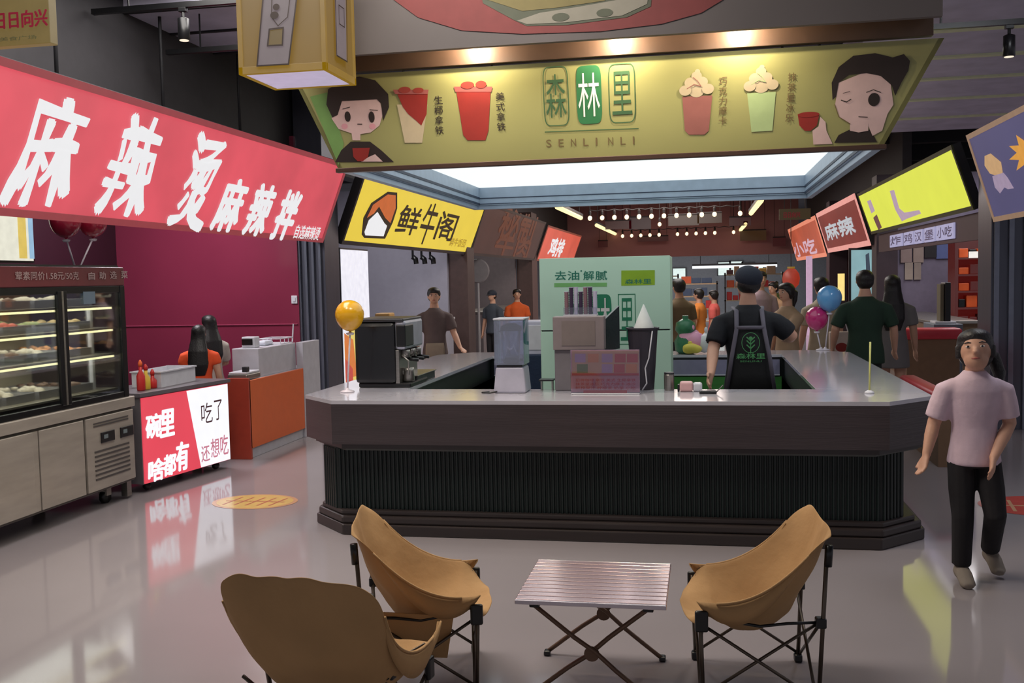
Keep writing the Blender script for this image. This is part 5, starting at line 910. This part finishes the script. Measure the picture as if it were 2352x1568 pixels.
    if face:
        for s in (1, -1):
            MB().ball(hp((.15*s, .365, .02)), (.056*hh, .03*hh, .027*hh), 2, R_).build('eye', eyew, t, smooth=True); MB().ball(hp((.15*s, .388, .02)), (.028*hh, .014*hh, .028*hh), 2, R_).build('iris', eyeb, t, smooth=True)
            MB().loft([(hp((.08*s, .385, .10)), .012*hh), (hp((.15*s, .382, .125)), .016*hh), (hp((.24*s, .33, .10)), .008*hh)], 6).build('eyebrow', hcol, t, smooth=True)
        MB().loft([(hp((-.09, .345, -.255)), .008*hh), (hp((0, .375, -.255)), .024*hh), (hp((.09, .345, -.255)), .008*hh)], 8).build('mouth', lips, t, smooth=True)
    # shirt
    if top:
        mb = MB(); o = .013; ring_ = [(hem, .105 if hem < .55 else .09, .083), (hem+.02, .104, .082)]+[(z, a+o, b+o) for z, a, b in tor if z > hem+.05 and z < .82]+[(.826, .052, .048), (.840, .043, .042)]
        if kind == 'dress': ring_ = [(hem, .115, .095), (hem+.1, .11, .085), (.55, .10, .075)]+[(z, a+o, b+o) for z, a, b in tor if .58 < z < .82]+[(.828, .066, .052)]
        mb.loft([((0, 0, z*S), a*S*broad, b*S) for z, a, b in ring_], 28, side=(1, 0, 0))
        for s in (1, -1):
            e, w_, d = A[s]; sh = V((sw*s, 0, .768)); pts = [(P((.045*s*broad, 0, .762)), .040*S), (P((.085*s*broad, 0, .768)), .042*S), (P(sh+V((.002*s, 0, -.008))), .043*S)]; f1 = min(1, sleeve*2) if sleeve < .5 else 1
            pts.append((P(sh.lerp(V(e), .5*f1)), .045*S)); pts.append((P(sh.lerp(V(e), f1 if sleeve < .5 else min(1, sleeve*1.5))), .043*S if sleeve < .8 else .034*S))
            if sleeve > .8: pts.append((P(V(e).lerp(V(w_), .85)), .026*S))
            mb.loft(pts, 12)
        mb.remesh('shirt' if kind != 'dress' else 'dress', top, t, vox, 8)
    if bottom:
        mb = MB()
        if kind == 'trousers':
            mb.loft([((0, 0, .545*S), .084*S*broad, .066*S), ((0, 0, .50*S), .100*S*broad, .078*S), ((0, 0, .46*S), .099*S*broad, .072*S)], 14, side=(1, 0, 0))
            for s in (1, -1):
                g = G[s]; an = V(g[1]).lerp(V(g[2]), shlen*.93); mb.loft([(P(g[0]), .050*S, .060*S), (P(V(g[0]).lerp(V(g[1]), .5)), .050*S), (P(g[1]), .042*S), (P(V(g[1]).lerp(V(g[2]), .5)), .039*S), (P(an), .037*S)], 12, side=(1, 0, 0))
        mb.remesh('trousers', bottom, t, vox, 3)
    for s in (1, -1):
        g = G[s]; mb = MB(); a_, k_ = V(g[2]), V(g[3]); mb.loft([(P(a_+V((0, -.03, -.02))), .024*S, .022*S), (P(a_+V((0, -.005, -.012))), .031*S, .034*S), (P(a_.lerp(k_, .5)+V((0, 0, .002))), .031*S, .026*S), (P(k_), .030*S, .019*S), (P(k_+V((0, .018, -.002))), .018*S, .012*S)], 10, side=(1, 0, 0)); mb.remesh('shoe', shoes or cloth('shoe', (150, 140, 128)), t, vox*.8, 2)
    return t, hp, P
# the walking girl
g, hp, P = person('girl in a pale pink T-shirt and black trousers walking past the island', (1.395, 5.55, 0), PI, 1.335, hsz=.168, vox=.0075,
    arms={1: [(.148, -.01, .625), (.185, .035, .505), (.03, .04, -.09)], -1: [(-.130, .0, .63), (-.045, .095, .505), (.02, .06, -.08)]},
    legs={1: [(.05, 0, .48), (.050, .045, .265), (.048, .02, .055), (.046, .115, .015)], -1: [(-.05, 0, .48), (-.062, .07, .28), (-.085, -.085, .10), (-.105, -.035, .028)]},
    top=cloth('girl_pink', (206, 182, 194)), bottom=cloth('girl_black', (20, 17, 21)), shoes=cloth('shoe_grey', (128, 118, 108)), hair='tailside', yaw=-.25, tilt=-.3, roll=.06, sleeve=.42, hem=.468, broad=.96)
# barista with the cap
t, hp, P = person('staff member in a dark cap and black T-shirt seen from behind inside the island', (.32, 7.42, 0), .05, 1.70, vox=.010, hair='cap', face=False, yaw=.35, tilt=-.25, broad=1.02,
    arms={-1: [(-.150, -.05, .655), (-.170, -.19, .555), (-.02, -.08, -.06)], 1: [(.185, .015, .70), (.175, .15, .68), (0, .1, .02)]}, top=cloth('barista_black', (22, 24, 30)), bottom=cloth('barista_trousers', (22, 24, 36)), sleeve=.55, hem=.44)
bpk = cloth('apron_black', (20, 22, 24)); bpg = mat('strap_grey', (96, 92, 104), .7)
MB().loft([(P((0, -.088, .46)), .098*1.7, .012*1.7), (P((0, -.078, .55)), .09*1.7, .018*1.7), (P((0, -.078, .66)), .074*1.7, .026*1.7), (P((0, -.074, .735)), .058*1.7, .02*1.7), (P((0, -.068, .75)), .05*1.7, .01*1.7)], 16, side=(1, 0, 0)).build('apron_back', bpk, t, smooth=True)
sb = MB()
for s in (1, -1): sb.loft([(P((s*.062, .03, .828)), .010*1.7, .004*1.7), (P((s*.052, -.05, .815)), .010*1.7, .004*1.7), (P((s*.056, -.098, .74)), .009*1.7, .004*1.7), (P((s*.078, -.103, .62)), .009*1.7, .004*1.7), (P((s*.098, -.10, .48)), .008*1.7, .004*1.7)], 8, side=(1, 0, 0))
sb.loft([(P((-.056, -.098, .745)), .008*1.7, .004*1.7), (P((.056, -.098, .745)), .008*1.7, .004*1.7)], 8, side=(0, 0, 1)); sb.build('strap', bpg, t, smooth=True)
f = Face(frame(P((0, -.1085, .665)), (1, 0, 0), (0, 0, 1)), t); mat('emblem_green', (84, 160, 98), .6)
cir = [(.062*math.cos(i*PI/12), .03+.072*math.sin(i*PI/12)) for i in range(25)]
f.line('emblem', 'emblem_green', cir, .004, .003, False).line('emblem', 'emblem_green', [(0, -.045), (0, .04)], .006, .003, False)
for a_ in (-1, 1):
    for z_ in (.0, .03, .055): f.line('emblem', 'emblem_green', [(0, z_-.012), (a_*.026, z_+.014)], .008, .003, False)
f.oval('emblem', 'emblem_green', (-.014, .045), (.014, .075), .003, False); f.text('emblem', 'emblem_green', '森林里', (-.10, -.085), (.10, -.045), .003, bold=.02, px=False); f.text('emblem', 'emblem_green', 'SENLINLI', (-.075, -.108), (.075, -.096), .003, px=False); f.done()
# stall boy behind the island
t, hp, P = person('young man in a grey-brown T-shirt and pale apron at the yellow stall', (-3.30, 12.0, 0), PI+.25, 1.56, top=cloth('boy_taupe', (92, 78, 78)), bottom=cloth('boy_dark', (28, 26, 34)), hem=.46, arms={-1: [(-.15, .02, .64), (-.20, .12, .52), (-.05, .1, -.04)]})
MB().loft([(P((0, .085, .42)), .08*1.56, .008), (P((0, .078, .53)), .075*1.56, .008), (P((0, .078, .56)), .07*1.56, .008)], 10, side=(1, 0, 0)).build('apron', cloth('apron_beige', (140, 126, 110)), t, smooth=True)
gdir = PI
person('man in a dark green T-shirt standing with his back turned right of the island', (1.64, 10.75, 0), 0.0, 1.66, top=cloth('dark_green', (28, 52, 38)), bottom=cloth('dark_green_trousers', (28, 38, 34)), hair='short', face=False, hem=.42, broad=1.14, sleeve=.6, arms={1: [(.17, .0, .64), (.185, .05, .50), (0, .1, -.1)], -1: [(-.175, .0, .64), (-.18, .09, .52), (0, .1, -.1)]})
person('woman with long loose black hair in a grey dress walking away', (2.06, 11.6, 0), -.1, 1.60, top=cloth('grey_dress', (116, 112, 112)), hair='long', face=False, kind='dress', hem=.36, shoes=cloth('shoe_pale', (160, 150, 140)))
t, hp, P = person('person in a cream shirt and black trousers behind the blue balloon', (1.34, 11.9, 0), .3, 1.59, top=cloth('cream', (176, 164, 142)), bottom=cloth('black_trousers', (24, 22, 26)), hair='short', face=False, hem=.46)
q = at(1932, 790, Y=11.5); tb = thing('shopping_bag', 'white and red shopping bag carried between the cream shirt and the dark green shirt', 'bag', q); MB().box(q.x-.13, q.x+.11, 11.42, 11.54, q.z-.14, q.z+.14).build('bag_body', mat('bag_paper', (196, 176, 168), .6), tb, .01); MB().tube([(q.x-.08, 11.48, q.z+.14), (q.x-.03, 11.48, q.z+.24), (q.x+.04, 11.48, q.z+.24), (q.x+.07, 11.48, q.z+.14)], .006, 6).build('handle', white, tb)
f = Face(frame((q.x-.13, 11.419, q.z-.14), (1, 0, 0), (0, 0, 1)), tb); f.oval('print', 'print_red', (.06, .06), (.19, .16), .001, False); f.done()
person('woman with a black ponytail in a beige top facing the island staff', (.90, 11.2, 0), PI*.72, 1.54, top=cloth('beige', (164, 138, 112)), bottom=cloth('beige_trousers', (140, 124, 96)), hair='tail', hem=.44, arms={-1: [(-.12, .10, .66), (-.10, .25, .72), (0, .1, .1)]})
person('person in a lilac-grey shirt standing behind the beige ponytailed woman', (.80, 14.6, 0), PI+.4, 1.68, top=cloth('lilac_grey', (150, 128, 134)), bottom=cloth('black_trousers', (24, 22, 26)), hair='short')
person('small figure with hair in a bun farther back near the paper lantern', (1.15, 17.0, 0), 2.4, 1.50, top=cloth('sand', (170, 134, 104)), bottom=cloth('brown_trousers', (70, 50, 44)), hair='bun')
person('person with black hair in an olive top next to the fridge edge', (at(1560, 650, Y=13.6).x, 13.6, 0), .6, 1.60, top=cloth('olive', (104, 86, 62)), bottom=cloth('black_trousers', (24, 22, 26)), hair='short', face=False)
person('cook in a dark blue cap behind the brown-signed stall counter', (-3.7, 17.4, 0), 2.6, 1.45, top=cloth('slate', (58, 64, 74)), bottom=cloth('black_trousers', (24, 22, 26)), hair='cap', face=False)
person('person in bright orange beside the cook in the dark blue cap', (-3.35, 17.9, 0), 3.4, 1.46, top=cloth('orange', (204, 88, 36)), bottom=cloth('black_trousers', (24, 22, 26)), hair='short')
person('customer in an orange top sitting far back before the shelf', (at(1606, 650, Y=16.5).x, 16.5, 0), 1.2, 1.42, top=cloth('amber', (206, 122, 50)), bottom=cloth('brown_trousers', (70, 50, 44)), hair='short')
person('customer in a coral top next to the orange one far back', (at(1640, 650, Y=17.2).x, 17.2, 0), 1.4, 1.38, top=cloth('coral', (214, 96, 90)), bottom=cloth('brown_trousers', (70, 50, 44)), hair='bob')
# seated pair in the crimson stall
sit = {1: [(.05, 0, .40), (.06, .20, .40), (.06, .22, .16), (.06, .30, .14)], -1: [(-.05, 0, .40), (-.06, .20, .40), (-.06, .22, .16), (-.06, .30, .14)]}
def stool(x, y, lab, h=.45):
    t = thing('stool', lab, 'stool', (x, y, 0)); MB().lathe([(.15, h-.04), (.17, h-.03), (.17, h)], (x, y, 0), 20).build('seat', orange_p, t)
    for k in range(4): a_ = PI/4+k*PI/2; MB().tube([(x+.11*math.cos(a_), y+.11*math.sin(a_), h-.04), (x+.15*math.cos(a_), y+.15*math.sin(a_), 0)], .012, 6).build('leg', steel, t)
person('seated woman in a white top with long black hair by the crimson wall', (-5.0, 9.45, .0), .9, 1.34, top=cloth('offwhite', (186, 176, 166)), bottom=cloth('black_trousers', (24, 22, 26)), hair='long', face=False, arms={1: [(.15, .06, .62), (.10, .18, .60), (0, .1, 0)]})
person('child in an orange vest with long black hair seen from behind the glowing counter', (-4.76, 8.78, 0), .3, 1.27, top=cloth('vest_orange', (226, 80, 36)), bottom=cloth('brown_trousers', (70, 50, 44)), hair='long', face=False, sleeve=.25)
# ================================================================== FOLDING CHAIRS AND TABLE
canvas = mat('khaki_canvas', (176, 138, 92), .85, var=.07, scale=5, bump=.35, bscale=18); rod = mat('bronze_tube', (86, 76, 66), .35, .7); blk = black
def chair(label, loc, rz, seed=1, m=canvas, tuck=0):
    t = thing('camping_chair', label, 'chair', loc, rz, None, local=True)
    W, D = .23+.035*tuck, .235; nu, nv = 28, 40; rn = random.Random(seed); ph = rn.uniform(0, 9)
    bez = lambda p, v: [sum(c*q[i] for c, q in zip(((1-v)**3, 3*v*(1-v)**2, 3*v*v*(1-v), v**3), p)) for i in (0, 1)]
    edge = [(.255, .415), (.11, .385), (-.07, .42), (-.262, .715)]; mid = [(.285, .415), (.06, .10), (-.17, .16), (-.275, .672)]
    if tuck: edge = [(.27, .42), (.14, .34), (-.22, .34), (-.262, .74)]; mid = [(.30, .40), (.06, .10), (-.26, .13), (-.275, .70)]
    vv, ff = [], []
    for j in range(nv+1):
        v = j/nv; e = bez(edge, v); c = bez(mid, v)
        for i in range(nu+1):
            u = -1+2*i/nu; w_ = abs(u)**(2.0+1.5*tuck); y = c[0]+(e[0]-c[0])*w_; z = c[1]+(e[1]-c[1])*w_; hw = W+.035*math.sin(PI*v)*.4+.022+.018*max(0, v-.7)/.3
            # rounded upper corners, rolled front lip
            if v > .85: k_ = (v-.85)/.15; z -= (.05+.02*tuck)*(abs(u)**5)*k_**2; hw *= 1-(.07+.04*tuck)*k_**2
            if v < .2: k_ = 1-v/.2; z -= .10*k_**1.4; y += .010*math.sin(PI*k_)-.02*abs(u)**6*k_; hw *= 1-.07*k_**2
            x = u*hw
            n_ = noise.noise(V((x*9+ph, y*7, z*7)))*.012*(1-w_)+math.sin((u*3+v*7)*2.2+ph)*.004*(1-w_)+abs(noise.noise(V((u*2.2+ph, v*9, 3))))*.014*(1-abs(u))
            z += n_; y += n_*.6; vv.append((x, y, z))
    for j in range(nv):
        for i in range(nu): a_ = j*(nu+1)+i; ff.append((a_, a_+1, a_+nu+2, a_+nu+1))
    me = bpy.data.meshes.new('seat'); me.from_pydata(vv, [], ff); me.update(); o = finish('fabric_seat', me, m, t); o.modifiers.new('s', 'SOLIDIFY').thickness = .006; o.modifiers.new('b', 'SUBSURF').levels = 1; me.polygons.foreach_set('use_smooth', [True]*len(me.polygons))
    # side skirts: fabric bag sides from the edge down to the seat hem
    for s in (1, -1):
        sk = MB(); rows = []
        for j in range(0, 21):
            v = .04+.80*j/20; e = bez(edge, v); x = s*(W+.035*math.sin(PI*v)*.4+.021+.018*max(0, v-.7)/.3); dz = .105*math.sin(PI*min(1, j/20*1.02))**.8*(1-.25*j/20)
            rows.append([sk.b.verts.new((x, e[0], e[1]+.002)), sk.b.verts.new((x+s*.006, e[0], e[1]-dz*.5)), sk.b.verts.new((x-s*.012, e[0], e[1]-dz-.004))])
        for a_, b_ in zip(rows, rows[1:]):
            for k in range(2): sk.b.faces.new([a_[k], a_[k+1], b_[k+1], b_[k]])
        o = sk.build('side_panel', m, t, smooth=True); o.modifiers.new('s', 'SOLIDIFY').thickness = .004
    # edge piping
    for s in (1, -1):
        pts = [(s*(W+.035*math.sin(PI*v)*.4+.022+.018*max(0, v-.7)/.3)*(1-(.07*((v-.85)/.15)**2 if v > .85 else 0)), bez(edge, v)[0], bez(edge, v)[1]-(.05*((v-.85)/.15)**2 if v > .85 else 0)) for v in [k/20 for k in range(4, 18)]]
        MB().tube(pts, .005, 6).build('edge_piping', m, t, smooth=True)
    F = {(s, 1): V((s*.235, .215, 0)) for s in (1, -1)}; F.update({(s, -1): V((s*.235, -.215, 0)) for s in (1, -1)})
    for s in (1, -1):
        MB().tube([F[(s, -1)]+V((0, tuck*.20, .03)), V((s*(.25-tuck*.03), -.245+tuck*.075, .635-tuck*.02))], .0085, 8).build('back_post', rod, t, smooth=True)
        MB().tube([F[(s, 1)]+V((0, 0, .03)), V((s*.243, .225, .365-.08*tuck))], .0085, 8).build('front_post', rod, t, smooth=True)
        hb = F[(s, -1)]+V((0, -.008+tuck*.16, .335)); hf = F[(s, 1)]+V((0, .01, .365-.09*tuck))
        MB().box(hb.x-.019, hb.x+.019, hb.y-.02, hb.y+.02, hb.z-.02, hb.z+.02).build('rear_hub', blk, t, .006); MB().box(hf.x-.012+s*.018, hf.x+.012+s*.018, hf.y-.03, hf.y+.02, hf.z-.07, hf.z+.012).build('front_hub', blk, t, .008)
        MB().tube([(s*(.252-tuck*.03), -.247+tuck*.09, .555), (s*(.254-tuck*.03), -.252+tuck*.075, .635)], .0145, 10).build('post_cap', blk, t, smooth=True)
        for k in (1, -1): MB().box(F[(s, k)].x-.02, F[(s, k)].x+.02, F[(s, k)].y-.017+(tuck*.26 if k < 0 else 0), F[(s, k)].y+.017+(tuck*.26 if k < 0 else 0), 0, .035).build('foot', blk, t, .008)
        # crossed struts on the side
        MB().tube([F[(s, -1)]+V((s*.008, 0, .035)), hf+V((s*.008, 0, -.04))], .0065, 8).build('side_strut', rod, t, smooth=True); MB().tube([F[(s, 1)]+V((-s*.008, 0, .035)), hb+V((-s*.008, 0, 0))], .0065, 8).build('side_strut', rod, t, smooth=True)
        MB().tube([hb, V((s*.24, -.10, .33)), V((s*.235, .0, .315)), V((s*.24, .12, .335)), hf+V((0, -.01, 0))], .006, 8).build('web_strap', blk, t, smooth=True)
    for k, z in ((1, .33), (-1, .335)):
        y = .215*k; MB().tube([(-.235, y+.008, .035), (.235, y+.008, z)], .0065, 8).build('cross_strut', rod, t, smooth=True); MB().tube([(.235, y-.008, .035), (-.235, y-.008, z)], .0065, 8).build('cross_strut', rod, t, smooth=True)
    return t
cR = chair('khaki camping chair right of the folding table, facing it', (.185, 4.03, 0), math.radians(90+4), 1)
cL = chair('khaki camping chair left of the folding table, seat turned towards it', (-1.16, 3.92, 0), math.radians(-90+14), 5)
MB().hexa([(.205, -.17, .17), (.205, .10, .15), (.212, .10, .15), (.212, -.17, .17), (.232, -.20, .36), (.236, .13, .33), (.243, .13, .33), (.239, -.20, .36)]).build('storage_pouch', canvas, cL, .002)
cN = chair('khaki camping chair nearest the camera, seen from behind', (-1.27, 3.22, 0), math.radians(-8), 9, tuck=1)
# folding table
TX0_, TX1_, TY0_, TY1_, TZ_ = -.725, -.145, 3.70, 4.24, .415
t = thing('folding_table', 'small folding table with shiny slatted top and brown crossed legs', 'table', ((TX0_+TX1_)/2, (TY0_+TY1_)/2, 0)); alu = mat('table_aluminium', (214, 190, 194), .2, .75, var=.05, scale=4, stretch=(.3, 6, 1)); n = 11; dy = (TY1_-TY0_)/n; first = None
for i in range(n):
    y = TY0_+dy*i
    MB().box(TX0_, TX1_, y+.0025, y+dy-.0025, TZ_-.014, TZ_).build('slat', alu, t, .004)
MB().box(TX0_+.0, TX1_, TY0_-.012, TY0_+.001, TZ_-.018, TZ_-.001).build('edge_rail', mat('rail_silver', (206, 198, 206), .22, .8), t, .003)
MB().box(TX0_+.0, TX1_, TY1_-.001, TY1_+.010, TZ_-.018, TZ_-.001).build('edge_rail', MATS['rail_silver'], t, .003)
for x in (TX0_+.07, TX1_-.09): MB().box(x, x+.02, TY0_+.01, TY1_-.01, TZ_-.032, TZ_-.0145).build('side_bar', blk, t, .003)
legm = mat('leg_brown', (98, 74, 58), .4, .4)
zt_ = TZ_-.035
for y in (TY0_+.045, TY1_-.03):
    xm = (TX0_+TX1_)/2; A_, B_ = (TX0_+.07, zt_), (TX1_-.07, zt_); a0_, b0_ = (TX0_+.04, .012), (TX1_-.04, .012)
    # two bent tubes touching at the crossing with rounded elbows
    def bent(p, q, bulge, yy):
        pts = []
        for k in range(13):
            s_ = k/12; x = p[0]+(q[0]-p[0])*s_; z = p[1]+(q[1]-p[1])*s_; c_ = math.exp(-((s_-.5)/.10)**2); pts.append((x, yy, z+bulge*c_))
        return pts
    MB().tube(bent(A_, (b0_[0], b0_[1]), .010, y-.009), .0095, 8).build('leg', legm, t, smooth=True); MB().tube(bent(B_, (a0_[0], a0_[1]), -.010, y+.009), .0095, 8).build('leg', legm, t, smooth=True)
    MB().lathe([(.03, 0), (.03, .004)], (0, 0, 0), 16).build('hub', legm, t).matrix_local = Matrix.Translation(V((xm, y-.002, zt_/2+.006))-V(t.location)) @ Matrix.Rotation(PI/2, 4, 'X') @ Matrix.Translation(V(t.location))
    for p in (A_, B_): MB().box(p[0]-.02, p[0]+.02, y-.02, y+.02, TZ_-.042, TZ_-.018).build('corner_joint', blk, t, .005)
    for p in (a0_, b0_): MB().box(p[0]-.014, p[0]+.014, y-.02, y+.02, 0, .022).build('foot', blk, t, .006)
